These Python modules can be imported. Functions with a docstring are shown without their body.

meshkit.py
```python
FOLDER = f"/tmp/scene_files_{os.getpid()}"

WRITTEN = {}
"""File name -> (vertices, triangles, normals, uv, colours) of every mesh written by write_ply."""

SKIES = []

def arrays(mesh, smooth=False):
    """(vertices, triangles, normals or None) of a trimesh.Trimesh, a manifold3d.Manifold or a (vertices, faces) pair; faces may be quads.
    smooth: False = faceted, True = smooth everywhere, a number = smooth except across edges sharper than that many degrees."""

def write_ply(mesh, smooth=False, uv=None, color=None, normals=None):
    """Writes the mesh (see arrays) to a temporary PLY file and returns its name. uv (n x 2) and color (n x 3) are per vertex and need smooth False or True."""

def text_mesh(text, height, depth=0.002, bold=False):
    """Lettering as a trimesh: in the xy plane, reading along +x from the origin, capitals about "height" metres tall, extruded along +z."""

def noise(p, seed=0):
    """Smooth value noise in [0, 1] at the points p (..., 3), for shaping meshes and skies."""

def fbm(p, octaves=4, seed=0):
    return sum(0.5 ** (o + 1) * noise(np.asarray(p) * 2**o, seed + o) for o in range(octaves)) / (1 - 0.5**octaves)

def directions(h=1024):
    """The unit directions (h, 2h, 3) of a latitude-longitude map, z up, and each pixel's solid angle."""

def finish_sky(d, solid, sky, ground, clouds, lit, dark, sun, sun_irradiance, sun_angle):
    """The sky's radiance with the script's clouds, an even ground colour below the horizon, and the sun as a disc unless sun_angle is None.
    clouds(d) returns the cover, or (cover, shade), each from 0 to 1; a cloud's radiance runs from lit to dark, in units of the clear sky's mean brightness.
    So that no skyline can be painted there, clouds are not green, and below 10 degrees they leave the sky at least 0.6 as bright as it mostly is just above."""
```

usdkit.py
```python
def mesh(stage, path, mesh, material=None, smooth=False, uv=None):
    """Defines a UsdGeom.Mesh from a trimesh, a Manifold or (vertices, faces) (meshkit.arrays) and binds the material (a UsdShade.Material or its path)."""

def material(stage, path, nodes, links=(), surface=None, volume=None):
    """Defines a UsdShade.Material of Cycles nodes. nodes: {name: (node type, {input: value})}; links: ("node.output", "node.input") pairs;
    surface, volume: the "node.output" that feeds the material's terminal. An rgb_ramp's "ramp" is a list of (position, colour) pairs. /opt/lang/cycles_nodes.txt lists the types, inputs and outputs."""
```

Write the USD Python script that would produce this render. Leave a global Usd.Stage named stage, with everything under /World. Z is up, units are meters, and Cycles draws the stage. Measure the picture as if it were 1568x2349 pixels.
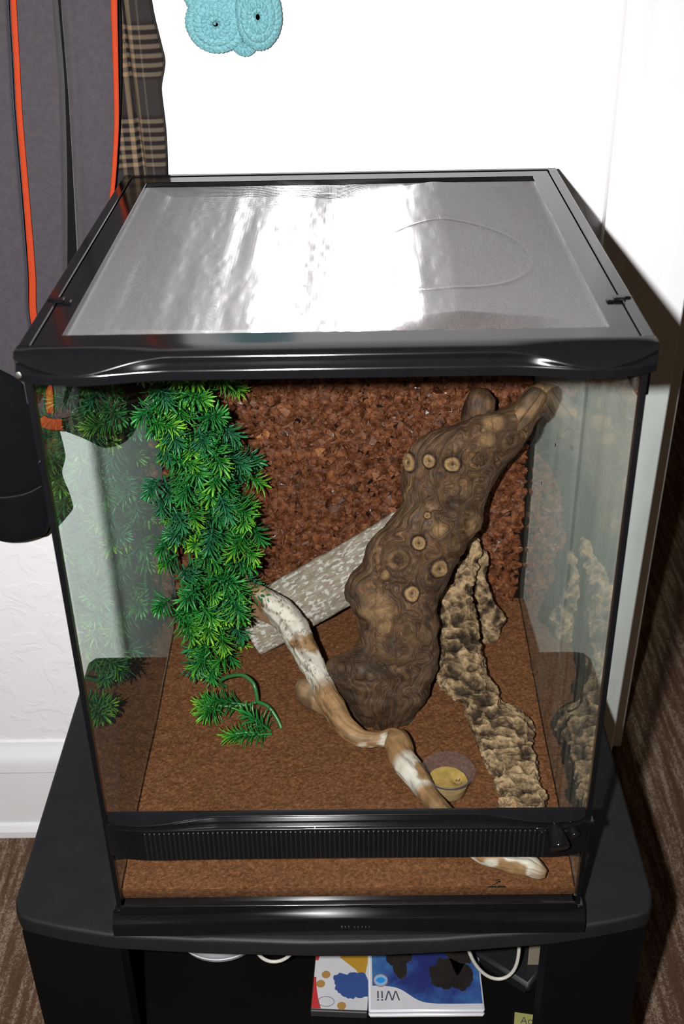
import math, numpy as np, trimesh, usdkit, meshkit
from pxr import Usd, UsdGeom, UsdLux, UsdShade, Gf, Sdf, Vt
from scipy.interpolate import PchipInterpolator
from scipy.ndimage import gaussian_filter1d

stage = Usd.Stage.CreateInMemory()
UsdGeom.SetStageUpAxis(stage, 'Z'); UsdGeom.SetStageMetersPerUnit(stage, 1.0)
UsdGeom.Xform.Define(stage, '/World'); UsdGeom.Scope.Define(stage, '/World/Looks')

# ---------------------------------------------------------------- camera (origin: stand top under the terrarium's front edge)
EYE = np.array([.01447, -.76962, .94623]); FW = np.array([-.0134, .85634, -.51624]); FW /= np.linalg.norm(FW)
RIGHT = np.array([.99982, .004536, -.018428]); RIGHT -= FW * (RIGHT @ FW); RIGHT /= np.linalg.norm(RIGHT); UP = np.cross(RIGHT, FW)
cam = UsdGeom.Camera.Define(stage, '/World/camera')
cam.AddTransformOp().Set(Gf.Matrix4d(*[float(x) for row in (np.r_[RIGHT, 0], np.r_[UP, 0], np.r_[-FW, 0], np.r_[EYE, 1]) for x in row]))
cam.CreateHorizontalApertureAttr(14.8); cam.CreateVerticalApertureAttr(14.8 * 2349 / 1568)
cam.CreateFocalLengthAttr(14.8 * 2641.6 / 1568); cam.CreateFStopAttr(6.3); cam.CreateFocusDistanceAttr(1.2)
cam.CreateClippingRangeAttr(Gf.Vec2f(.05, 50)); cam.CreateExposureAttr(0.0)

# ---------------------------------------------------------------- light: the camera's flash (camera held upright, so the flash is on its left) and dim warm room light
flash = UsdLux.SphereLight.Define(stage, '/World/camera_flash')
FP = np.array([-.085, -.785, .978]); aim = np.array([-.13, .46, .26]) - FP; aim /= np.linalg.norm(aim)
fx_ = np.cross(aim, [0, 0, 1]); fx_ /= np.linalg.norm(fx_); fu_ = np.cross(fx_, aim)
flash.AddTransformOp().Set(Gf.Matrix4d(*[float(x) for row in (np.r_[fx_, 0], np.r_[fu_, 0], np.r_[-aim, 0], np.r_[FP, 1]) for x in row]))
flash.CreateRadiusAttr(.012); flash.CreateIntensityAttr(23000.0); sh_ = UsdLux.ShapingAPI.Apply(flash.GetPrim()); sh_.CreateShapingConeAngleAttr(52.); sh_.CreateShapingConeSoftnessAttr(1.)
flash.CreateColorAttr(Gf.Vec3f(1, .985, .985)); flash.CreateNormalizeAttr(False)
dome = UsdLux.DomeLight.Define(stage, '/World/room_light'); dome.CreateIntensityAttr(.012); dome.CreateColorAttr(Gf.Vec3f(1, .66, .34))

# ---------------------------------------------------------------- helpers
rng = np.random.default_rng(7)
_used = {}
def numbered(parent, name):
    k = (str(parent), name); n = _used.get(k, 0); _used[k] = n + 1
    return f'{parent}/{name}' if n == 0 else f'{parent}/{name}_{n:03d}'
def tag(prim, label=None, cat=None, group=None, kind=None):
    p = prim.GetPrim() if hasattr(prim, 'GetPrim') else prim
    for k, v in (('label', label), ('category', cat), ('group', group), ('kind', kind)):
        if v: p.SetCustomDataByKey(k, v)
    return p
def thing(name, label, cat, loc=(0, 0, 0), group=None):
    x = UsdGeom.Xform.Define(stage, numbered('/World', name))
    if any(loc): x.AddTranslateOp().Set(Gf.Vec3d(*map(float, loc)))
    tag(x, label, cat, group); x.GetPrim().SetCustomDataByKey('_', 0); x.GetPrim().ClearCustomDataByKey('_')
    return x.GetPrim()
def obj(name, mesh, m, parent=None, label=None, kind=None, smooth=30, cat=None, group=None, pv=None):
    par = parent.GetPath() if parent is not None else '/World'
    g = usdkit.mesh(stage, numbered(par, name), mesh, m, smooth=True if pv else smooth)
    for k, v in (pv or {}).items():
        v = np.asarray(v, np.float32)
        t = Sdf.ValueTypeNames.FloatArray if v.ndim == 1 else Sdf.ValueTypeNames.Float3Array
        UsdGeom.PrimvarsAPI(g).CreatePrimvar(k, t, 'vertex').Set(Vt.FloatArray.FromNumpy(v) if v.ndim == 1 else Vt.Vec3fArray.FromNumpy(v))
    return tag(g, label, cat, group, kind)
def cat_(*ms):
    ms = [m if isinstance(m, trimesh.Trimesh) else trimesh.Trimesh(*m, process=False) for m in ms]
    return trimesh.util.concatenate(ms)
def box(x0, x1, y0, y1, z0, z1, b=.001):
    b = min(b, (x1 - x0) * .45, (y1 - y0) * .45, (z1 - z0) * .45); P = []
    for sx in (0, 1):
        for sy in (0, 1):
            for sz in (0, 1):
                c = np.array([(x0, x1)[sx], (y0, y1)[sy], (z0, z1)[sz]]); d = np.array([(1, -1)[sx], (1, -1)[sy], (1, -1)[sz]]) * b
                for k in range(3):
                    q = c + d; q[k] = c[k]; P.append(q)
    return trimesh.convex.convex_hull(np.array(P))
def loft(R, cap=True, close=True):
    R = np.asarray(R, float); M, N = R.shape[:2]
    i, j = np.meshgrid(np.arange(M - 1), np.arange(N if close else N - 1), indexing='ij'); j2 = (j + 1) % N
    q = np.stack([i * N + j, i * N + j2, (i + 1) * N + j2, (i + 1) * N + j], -1).reshape(-1, 4)
    F = np.vstack([q[:, [0, 1, 2]], q[:, [0, 2, 3]]]); V = R.reshape(-1, 3)
    if cap:
        V = np.vstack([V, R[0].mean(0), R[-1].mean(0)]); a = np.arange(N); b = (a + 1) % N
        F = np.vstack([F, np.stack([b, a, np.full(N, M * N)], 1), np.stack([(M - 1) * N + a, (M - 1) * N + b, np.full(N, M * N + 1)], 1)])
    m = trimesh.Trimesh(V, F, process=False)
    if cap and m.volume < 0: m.invert()
    return m
def resample(P, n, k=None):
    P = np.asarray(P, float); s = np.r_[0, np.cumsum(np.linalg.norm(np.diff(P[:, :3], axis=0), axis=1))]
    return PchipInterpolator(s, P)(np.linspace(0, s[-1], n))
def frames(C):
    t = np.gradient(C, axis=0); t /= np.linalg.norm(t, axis=1, keepdims=True)
    a = np.cross(t[0], [0, 0, 1.]); a = a if np.linalg.norm(a) > .1 else np.cross(t[0], [0, 1., 0]); A = []
    for k in range(len(C)):
        a = a - t[k] * (a @ t[k]); a = a / np.linalg.norm(a); A.append(a)
    A = np.array(A); return t, A, np.cross(t, A)
def tube(P, r, n=None, sides=8, flat=1.0):
    C = resample(P, n) if n else np.asarray(P, float)
    t, a, b = frames(C); r = np.broadcast_to(r, len(C))[:, None, None]; th = np.arange(sides) * 2 * np.pi / sides
    return loft(C[:, None] + r * (np.cos(th)[None, :, None] * a[:, None] + flat * np.sin(th)[None, :, None] * b[:, None]))
def sweep_x(xs, sec):       # sec(x) -> closed list of (y, z)
    return loft(np.array([[(x, y, z) for y, z in sec(x)] for x in xs]))
def extrude(poly, z0, z1):
    m = trimesh.creation.extrude_polygon(poly, z1 - z0, engine='earcut'); m.apply_translation([0, 0, z0]); return m
def displaced(m, d):
    m.vertices = m.vertices + np.asarray(m.vertex_normals) * np.asarray(d)[:, None]; return m
fbm, noise = meshkit.fbm, meshkit.noise

# ---------------------------------------------------------------- materials
def mat(name, nodes, links, surface='p.BSDF'):
    return usdkit.material(stage, '/World/Looks/' + name, nodes, links, surface=surface)
def plain(name, col, rough=.5, spec=.5, **kw):
    return mat(name, {'p': ('principled_bsdf', dict(base_color=col, roughness=rough, specular_ior_level=spec, **kw))}, [])
def noisy(name, stops, scale=20, rough=.6, stretch=(1, 1, 1), detail=5, bump=0, bscale=None, bdist=.002, spec=.4, dist=0., coord='g.position', **kw):
    n = {'g': ('geometry', {}), 'm': ('mapping', {'scale': stretch}), 'n': ('noise_texture', dict(scale=scale, detail=detail, roughness=.6, distortion=dist)),
         'r': ('rgb_ramp', {'ramp': stops}), 'p': ('principled_bsdf', dict(roughness=rough, specular_ior_level=spec, **kw))}
    l = [(coord, 'm.vector'), ('m.vector', 'n.vector'), ('n.fac', 'r.fac'), ('r.color', 'p.base_color')]
    if bump:
        n['n2'] = ('noise_texture', dict(scale=bscale or scale, detail=detail)); n['b'] = ('bump', dict(strength=bump, distance=bdist))
        l += [('m.vector', 'n2.vector'), ('n2.fac', 'b.height'), ('b.normal', 'p.normal')]
    return mat(name, n, l)
WALL = mat('wall_paint', {'g': ('geometry', {}), 'n': ('noise_texture', dict(scale=26, detail=6, roughness=.55, distortion=.6)), 'k': ('rgb_ramp', {'ramp': [(0, (0, 0, 0)), (.50, (.1,) * 3), (.56, (.75,) * 3), (1, (1, 1, 1))]}),
    'n2': ('noise_texture', dict(scale=9, detail=4)), 'x': ('mix', dict(mix_type='mix', fac=.35)), 'b': ('bump', dict(strength=.4, distance=.0022)),
    'p': ('principled_bsdf', dict(base_color=(.84, .83, .845), roughness=.55, specular_ior_level=.3))},
    [('g.position', 'n.vector'), ('g.position', 'n2.vector'), ('n.fac', 'k.fac'), ('k.color', 'x.color1'), ('n2.color', 'x.color2'), ('x.color', 'b.height'), ('b.normal', 'p.normal')])
TRIM = noisy('trim_paint', [(0, (.78, .78, .79)), (.6, (.82, .82, .83)), (.78, (.80, .79, .79))], scale=8, rough=.35, bump=.1, bscale=40, bdist=.001, spec=.4)
CARPET = mat('carpet_pile', {'g': ('geometry', {}), 'm': ('mapping', {'scale': (330., 190., 1.)}), 'n': ('noise_texture', dict(scale=1, detail=3, roughness=.7)),
    'm2': ('mapping', {'scale': (125., 9., 1.)}), 'n2': ('noise_texture', dict(scale=1, detail=2)), 'f': ('noise_texture', dict(scale=650, detail=2)),
    'a': ('math', dict(math_type='multiply')), 'a2': ('math', dict(math_type='multiply', value2=2.05)), 'a3': ('math', dict(math_type='multiply')), 'a4': ('math', dict(math_type='multiply', value2=1.9)),
    'r': ('rgb_ramp', {'ramp': [(0, (.065, .034, .020)), (.42, (.115, .064, .039)), (.54, (.16, .098, .064)), (.64, (.28, .21, .155)), (1, (.36, .29, .225))]}),
    'b': ('bump', dict(strength=.8, distance=.003)), 'p': ('principled_bsdf', dict(roughness=.95, specular_ior_level=.1))},
    [('g.position', 'm.vector'), ('m.vector', 'n.vector'), ('g.position', 'm2.vector'), ('m2.vector', 'n2.vector'), ('g.position', 'f.vector'), ('n.fac', 'a.value1'), ('n2.fac', 'a.value2'), ('a.value', 'a2.value1'),
     ('a2.value', 'a3.value1'), ('f.fac', 'a3.value2'), ('a3.value', 'a4.value1'), ('a4.value', 'r.fac'), ('r.color', 'p.base_color'), ('f.fac', 'b.height'), ('b.normal', 'p.normal')])
PLASTIC = noisy('black_plastic', [(0, (.0035, .0035, .004)), (1, (.006, .006, .007))], scale=60, rough=.14, spec=.5)
PLASTIC2 = noisy('black_ribbed_plastic', [(0, (.003, .003, .0035)), (1, (.005, .005, .0055))], scale=60, rough=.22, spec=.35)
STAND = noisy('black_laminate', [(0, (.007, .007, .0077)), (.5, (.0105, .0105, .0113)), (1, (.015, .015, .016))], scale=35, rough=.55, bump=.15, bscale=500, bdist=.0005, spec=.3)
STAND_SHADED = noisy('black_laminate_shaded', [(0, (.0022, .0022, .0024)), (1, (.0036, .0036, .0039))], scale=35, rough=.6, bump=.1, bscale=500, bdist=.0005, spec=.12)   # darker copy of the laminate: shade on the uprights put into the colour
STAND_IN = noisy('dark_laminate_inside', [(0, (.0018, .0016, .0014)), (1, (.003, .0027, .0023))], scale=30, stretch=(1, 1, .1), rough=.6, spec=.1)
WIRE = mat('screen_wire', {'d': ('diffuse_bsdf', dict(color=(.25, .248, .25))), 'g': ('glossy_bsdf', dict(color=(.5, .5, .51), roughness=.15)), 'x': ('mix_closure', dict(fac=.55))}, [('d.BSDF', 'x.closure1'), ('g.BSDF', 'x.closure2')], 'x.closure')
def glass(name, tint, dirt=0.0, dcol=(.45, .5, .46), rough=.0, streak=(60, 60, 3)):
    n = {'t': ('transparent_bsdf', dict(color=tint)), 'g': ('glossy_bsdf', dict(color=(1, 1, 1), roughness=rough)), 'f': ('fresnel', dict(IOR=1.5)), 'x': ('mix_closure', {}), 'ge': ('geometry', {}),
         'k1': ('math', dict(math_type='multiply_add', value2=-1., value3=1.)), 'k2': ('math', dict(math_type='multiply', value2=1.35)), 'k3': ('math', dict(math_type='multiply', use_clamp=True))}   # both faces' reflection on the face that is met first
    l = [('ge.backfacing', 'k1.value1'), ('f.fac', 'k2.value1'), ('k1.value', 'k3.value1'), ('k2.value', 'k3.value2'), ('k3.value', 'x.fac'), ('t.BSDF', 'x.closure1'), ('g.BSDF', 'x.closure2')]
    if dirt:
        n.update({'po': ('geometry', {}), 'm': ('mapping', {'scale': streak}), 'n': ('noise_texture', dict(scale=1, detail=5, roughness=.65)), 'm2': ('mapping', {'scale': (28., 28., 20.)}), 'n2': ('noise_texture', dict(scale=1, detail=6, roughness=.7)),
                  'r': ('rgb_ramp', {'ramp': [(0, (0,) * 3), (.40, (.02,) * 3), (.62, (.55,) * 3), (1, (1,) * 3)]}), 'r2': ('rgb_ramp', {'ramp': [(0, (0,) * 3), (.52, (.03,) * 3), (.66, (.6,) * 3), (1, (1,) * 3)]}),
                  'mx': ('mix', dict(mix_type='mix', fac=.4)), 'k': ('math', dict(math_type='multiply', value2=dirt)), 'd': ('diffuse_bsdf', dict(color=dcol)), 'y': ('mix_closure', {})})
        l += [('po.position', 'm.vector'), ('m.vector', 'n.vector'), ('po.position', 'm2.vector'), ('m2.vector', 'n2.vector'), ('n.fac', 'r.fac'), ('n2.fac', 'r2.fac'), ('r.color', 'mx.color1'), ('r2.color', 'mx.color2'), ('mx.color', 'k.value1'),
              ('k.value', 'y.fac'), ('x.closure', 'y.closure1'), ('d.BSDF', 'y.closure2')]
        return mat(name, n, l, 'y.closure')
    return mat(name, n, l, 'x.closure')
GLASS = glass('clear_glass', (.965, .985, .975))
GLASS_L = glass('side_glass', (.905, .95, .93), .06, (.38, .46, .42))
GLASS_R = glass('water_marked_glass', (.935, .958, .935), .34, (.52, .49, .43))
SOIL = mat('coconut_fibre', {'g': ('geometry', {}), 'n': ('noise_texture', dict(scale=260, detail=4, roughness=.7)), 'n2': ('noise_texture', dict(scale=14, detail=3)), 'x': ('mix', dict(fac=.3)),
    'r': ('rgb_ramp', {'ramp': [(0, (.022, .008, .003)), (.36, (.085, .031, .0115)), (.52, (.135, .052, .021)), (.66, (.20, .083, .036)), (1, (.32, .16, .08))]}),
    'b': ('bump', dict(strength=.9, distance=.002)), 'p': ('principled_bsdf', dict(roughness=.95, specular_ior_level=.15))},
    [('g.position', 'n.vector'), ('g.position', 'n2.vector'), ('n.color', 'x.color1'), ('n2.color', 'x.color2'), ('n.fac', 'r.fac'), ('r.color', 'p.base_color'), ('n.fac', 'b.height'), ('b.normal', 'p.normal')])
FIBRE = plain('pale_fibre', (.20, .088, .040), .9, .1)
def bark(name, off):
    return mat(name, {'g': ('geometry', {}), 'n': ('noise_texture', dict(scale=110, detail=5, roughness=.6)), 'w': ('white_noise_texture', dict(dimensions='1D')), 'a': ('math', dict(math_type='multiply_add', value2=.58, value3=-.38 + off)), 'a2': ('math', dict(math_type='add')), 's': ('math', dict(math_type='multiply', value2=1.0)),
        'r': ('rgb_ramp', {'ramp': [(0, (.016, .0045, .0022)), (.3, (.046, .0135, .0056)), (.5, (.122, .0365, .0145)), (.7, (.235, .080, .028)), (.88, (.38, .165, .065)), (1, (.48, .26, .12))]}),
        'b': ('bump', dict(strength=.5, distance=.0015)), 'rr': ('rgb_ramp', {'ramp': [(0, (.14,) * 3), (.36, (.2,) * 3), (.46, (.6,) * 3), (1, (.8,) * 3)]}), 'p': ('principled_bsdf', dict(specular_ior_level=.3))},
        [('g.position', 'n.vector'), ('g.random_per_island', 'w.w'), ('w.value', 'a.value1'), ('a.value', 'a2.value1'), ('n.fac', 'a2.value2'), ('a2.value', 'r.fac'), ('r.color', 'p.base_color'), ('n.fac', 'b.height'), ('b.normal', 'p.normal'), ('n.fac', 'rr.fac'), ('rr.color', 'p.roughness')])
BARKS = [bark(f'bark_chip_{"abcdef"[k]}', o) for k, o in enumerate((-.12, -.05, .0, .07, .15, .30))]
BARK_ALL = bark('bark_chip_mixed', .02)
def attr_wood(name, ramp, light, dark, gs=(560., 26., 1.), rough=.55, bump=.5, bd=.0015, mottle=.35):
    return mat(name, {'a': ('attribute', dict(attribute='grain')), 'm': ('mapping', {'scale': gs}), 'n': ('noise_texture', dict(scale=1, detail=6, roughness=.72, distortion=.5)), 'm2': ('mapping', {'scale': (gs[0] * .16, gs[1] * .5, 1.)}), 'n2': ('noise_texture', dict(scale=1, detail=3)),
        'x': ('mix', dict(fac=.24)), 'r': ('rgb_ramp', {'ramp': ramp}), 'l': ('attribute', dict(attribute='klight')), 'd': ('attribute', dict(attribute='kdark')), 'xl': ('mix', dict(color2=light)), 'xd': ('mix', dict(color2=dark)),
        'gp': ('geometry', {}), 'mo': ('noise_texture', dict(scale=55, detail=4, roughness=.6, distortion=1.2)), 'mr': ('rgb_ramp', {'ramp': [(0, (.30,) * 3), (.42, (.55,) * 3), (.55, (1.05,) * 3), (1, (1.7,) * 3)]}), 'mm': ('mix', dict(mix_type='multiply', fac=mottle)), 'lo': ('math', dict(math_type='multiply', use_clamp=True)), 'ls': ('math', dict(math_type='multiply_add', value2=1.5, value3=.25)),
        'b': ('bump', dict(strength=bump, distance=bd)), 'p': ('principled_bsdf', dict(roughness=rough, specular_ior_level=.35))},
        [('a.vector', 'm.vector'), ('m.vector', 'n.vector'), ('a.vector', 'm2.vector'), ('m2.vector', 'n2.vector'), ('n.color', 'x.color1'), ('n2.color', 'x.color2'), ('gp.position', 'mo.vector'), ('mo.fac', 'mr.fac'), ('mr.color', 'mm.color2'), ('x.color', 'r.fac'), ('r.color', 'mm.color1'), ('mm.color', 'xl.color1'), ('n.fac', 'ls.value1'), ('l.fac', 'lo.value1'), ('ls.value', 'lo.value2'), ('lo.value', 'xl.fac'),
         ('xl.color', 'xd.color1'), ('d.fac', 'xd.fac'), ('xd.color', 'p.base_color'), ('n.fac', 'b.height'), ('b.normal', 'p.normal')])
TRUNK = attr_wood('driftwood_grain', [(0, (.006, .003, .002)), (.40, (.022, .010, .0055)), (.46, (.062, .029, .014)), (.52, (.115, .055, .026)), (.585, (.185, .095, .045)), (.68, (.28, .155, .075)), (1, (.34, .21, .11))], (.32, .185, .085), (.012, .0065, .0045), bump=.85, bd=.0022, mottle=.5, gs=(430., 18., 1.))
BRANCH = attr_wood('pale_branch_wood', [(0, (.10, .045, .018)), (.42, (.22, .115, .048)), (.56, (.30, .165, .075)), (1, (.42, .26, .13))], (.54, .485, .42), (.06, .032, .018), gs=(420., 22., 1.), bump=.4, bd=.001)
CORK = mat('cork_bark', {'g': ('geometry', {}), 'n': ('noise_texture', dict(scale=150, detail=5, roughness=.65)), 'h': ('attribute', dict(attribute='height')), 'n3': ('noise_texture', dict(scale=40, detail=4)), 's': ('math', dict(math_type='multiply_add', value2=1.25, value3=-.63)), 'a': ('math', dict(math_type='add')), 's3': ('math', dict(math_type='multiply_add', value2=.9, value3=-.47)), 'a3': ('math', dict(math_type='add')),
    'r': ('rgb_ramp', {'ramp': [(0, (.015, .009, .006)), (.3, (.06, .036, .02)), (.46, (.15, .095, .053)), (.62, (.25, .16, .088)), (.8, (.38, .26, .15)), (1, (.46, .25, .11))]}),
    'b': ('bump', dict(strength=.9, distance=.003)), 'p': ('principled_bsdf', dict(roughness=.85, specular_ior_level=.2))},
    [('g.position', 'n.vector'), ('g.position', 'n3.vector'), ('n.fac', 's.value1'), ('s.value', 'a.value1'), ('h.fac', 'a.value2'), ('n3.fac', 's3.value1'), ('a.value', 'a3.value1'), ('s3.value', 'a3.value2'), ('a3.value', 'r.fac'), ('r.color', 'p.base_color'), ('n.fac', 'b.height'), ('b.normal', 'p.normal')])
SLAB = mat('lichen_spotted_wood', {'a': ('attribute', dict(attribute='grain')), 'm': ('mapping', {'scale': (55., 170., 1.)}), 'n': ('noise_texture', dict(scale=1, detail=4, roughness=.6)), 'm2': ('mapping', {'scale': (130., 270., 1.)}), 'v': ('noise_texture', dict(scale=1, detail=2, roughness=.5)), 'n4': ('noise_texture', dict(scale=24, detail=2)),
    'sp': ('math', dict(math_type='add')), 's4': ('math', dict(math_type='multiply_add', value2=.35, value3=-.17)), 'q': ('rgb_ramp', {'ramp': [(0, (0,) * 3), (.545, (0,) * 3), (.605, (.85,) * 3), (1, (1,) * 3)]}), 'r': ('rgb_ramp', {'ramp': [(0, (.09, .062, .043)), (.42, (.185, .14, .105)), (.58, (.25, .20, .16)), (1, (.34, .29, .25))]}),
    'x': ('mix', dict(color2=(.44, .41, .38))), 'b': ('bump', dict(strength=.4, distance=.001)), 'p': ('principled_bsdf', dict(roughness=.7, specular_ior_level=.3))},
    [('a.vector', 'm.vector'), ('m.vector', 'n.vector'), ('a.vector', 'm2.vector'), ('m2.vector', 'v.vector'), ('a.vector', 'n4.vector'), ('n4.fac', 's4.value1'), ('v.fac', 'sp.value1'), ('s4.value', 'sp.value2'), ('sp.value', 'q.fac'), ('n.fac', 'r.fac'), ('r.color', 'x.color1'), ('q.color', 'x.fac'), ('x.color', 'p.base_color'), ('n.fac', 'b.height'), ('b.normal', 'p.normal')])
def leaf(name, base, tip):
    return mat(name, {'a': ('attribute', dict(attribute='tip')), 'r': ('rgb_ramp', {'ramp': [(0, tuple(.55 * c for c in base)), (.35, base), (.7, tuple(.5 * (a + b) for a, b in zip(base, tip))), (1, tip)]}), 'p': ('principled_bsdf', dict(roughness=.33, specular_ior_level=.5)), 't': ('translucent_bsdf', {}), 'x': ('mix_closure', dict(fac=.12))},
        [('a.fac', 'r.fac'), ('r.color', 'p.base_color'), ('r.color', 't.color'), ('p.BSDF', 'x.closure1'), ('t.BSDF', 'x.closure2')], 'x.closure')
LEAVES = [leaf('needle_deep_green', (.014, .155, .034), (.052, .310, .041)), leaf('needle_mid_green', (.016, .172, .028), (.149, .414, .023)), leaf('needle_blue_green', (.020, .144, .060), (.046, .253, .069)), leaf('needle_lime_green', (.025, .207, .023), (.253, .506, .025))]
STEM = plain('green_vine_plastic', (.03, .13, .035), .35)
JERSEY = noisy('grey_fleece', [(0, (.046, .041, .047)), (.5, (.063, .056, .064)), (1, (.082, .074, .083))], scale=160, rough=.95, bump=.4, bscale=700, bdist=.0006, spec=.1, sheen_weight=.15)
ORANGE = noisy('orange_piping', [(0, (.34, .034, .008)), (1, (.46, .052, .014))], scale=300, rough=.75, spec=.2)
NAVY = noisy('dark_stitching', [(0, (.02, .024, .035)), (1, (.035, .04, .05))], scale=300, rough=.9)
BLACKCLOTH = noisy('black_cloth', [(0, (.0022, .0027, .0032)), (1, (.0042, .0048, .0056))], scale=200, rough=.9, bump=.3, bscale=900, bdist=.0005, spec=.15)
CAMO = noisy('olive_brown_cloth', [(0, (.012, .011, .006)), (.42, (.022, .02, .010)), (.5, (.05, .045, .02)), (.6, (.03, .04, .015)), (1, (.07, .05, .03))], scale=55, rough=.9, spec=.1)
def bands(name, period, offset, edges, axis):
    return None
PLAID = mat('wool_plaid', {'a': ('attribute', dict(attribute='grain')), 's': ('separate_xyz', {}), 'w': ('math', dict(math_type='multiply_add', value2=1 / .0945, value3=.47)), 'wf': ('math', dict(math_type='fraction')), 'u': ('math', dict(math_type='multiply', value2=1 / .062)), 'uf': ('math', dict(math_type='fraction')),
    'h': ('rgb_ramp', {'ramp': [(0, (.10,) * 3)] + [q for k in range(6) for q in ((.04 + .098 * k, (.0,) * 3), (.055 + .098 * k, (.75,) * 3), (.085 + .098 * k, (.75,) * 3), (.10 + .098 * k, (.0,) * 3))] + [(.65, (.10,) * 3), (1, (.10,) * 3)]}),
    'v': ('rgb_ramp', {'ramp': [(0, (.10,) * 3), (.16, (.1,) * 3), (.18, (.7,) * 3), (.22, (.7,) * 3), (.24, (.05,) * 3), (.34, (.05,) * 3), (.36, (.9,) * 3), (.42, (.9,) * 3), (.44, (.05,) * 3), (.49, (.05,) * 3), (.51, (.8,) * 3), (.57, (.8,) * 3), (.59, (.1,) * 3), (.68, (.1,) * 3), (.69, (.4,) * 3), (.71, (.4,) * 3), (.72, (.1,) * 3), (1, (.1,) * 3)]}),
    'ad': ('math', dict(math_type='add')), 'tw': ('wave_texture', dict(scale=330, bands_direction='diagonal')), 'tm': ('math', dict(math_type='multiply_add', value2=.5, value3=.25)), 'mu': ('math', dict(math_type='multiply')),
    'r': ('rgb_ramp', {'ramp': [(0, (.010, .005, .004)), (.05, (.016, .009, .008)), (.13, (.033, .033, .032)), (.2, (.036, .036, .034)), (.4, (.085, .066, .046)), (.75, (.17, .115, .068)), (1, (.30, .185, .10))]}), 'p': ('principled_bsdf', dict(roughness=.95, specular_ior_level=.1))},
    [('a.vector', 's.vector'), ('s.z', 'w.value1'), ('w.value', 'wf.value1'), ('wf.value', 'h.fac'), ('s.x', 'u.value1'), ('u.value', 'uf.value1'), ('uf.value', 'v.fac'), ('h.color', 'ad.value1'), ('v.color', 'ad.value2'), ('a.vector', 'tw.vector'), ('tw.fac', 'tm.value1'), ('ad.value', 'mu.value1'), ('tm.value', 'mu.value2'), ('mu.value', 'r.fac'), ('r.color', 'p.base_color')])
TEAL = noisy('teal_yarn', [(0, (.085, .24, .27)), (.5, (.18, .40, .43)), (1, (.28, .52, .54))], scale=330, stretch=(1, 1, 1), rough=.9, bump=.5, bscale=900, bdist=.0006, spec=.1)
TEAL_D = plain('teal_yarn_shaded_core', (.05, .13, .15), .95, .1)

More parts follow.
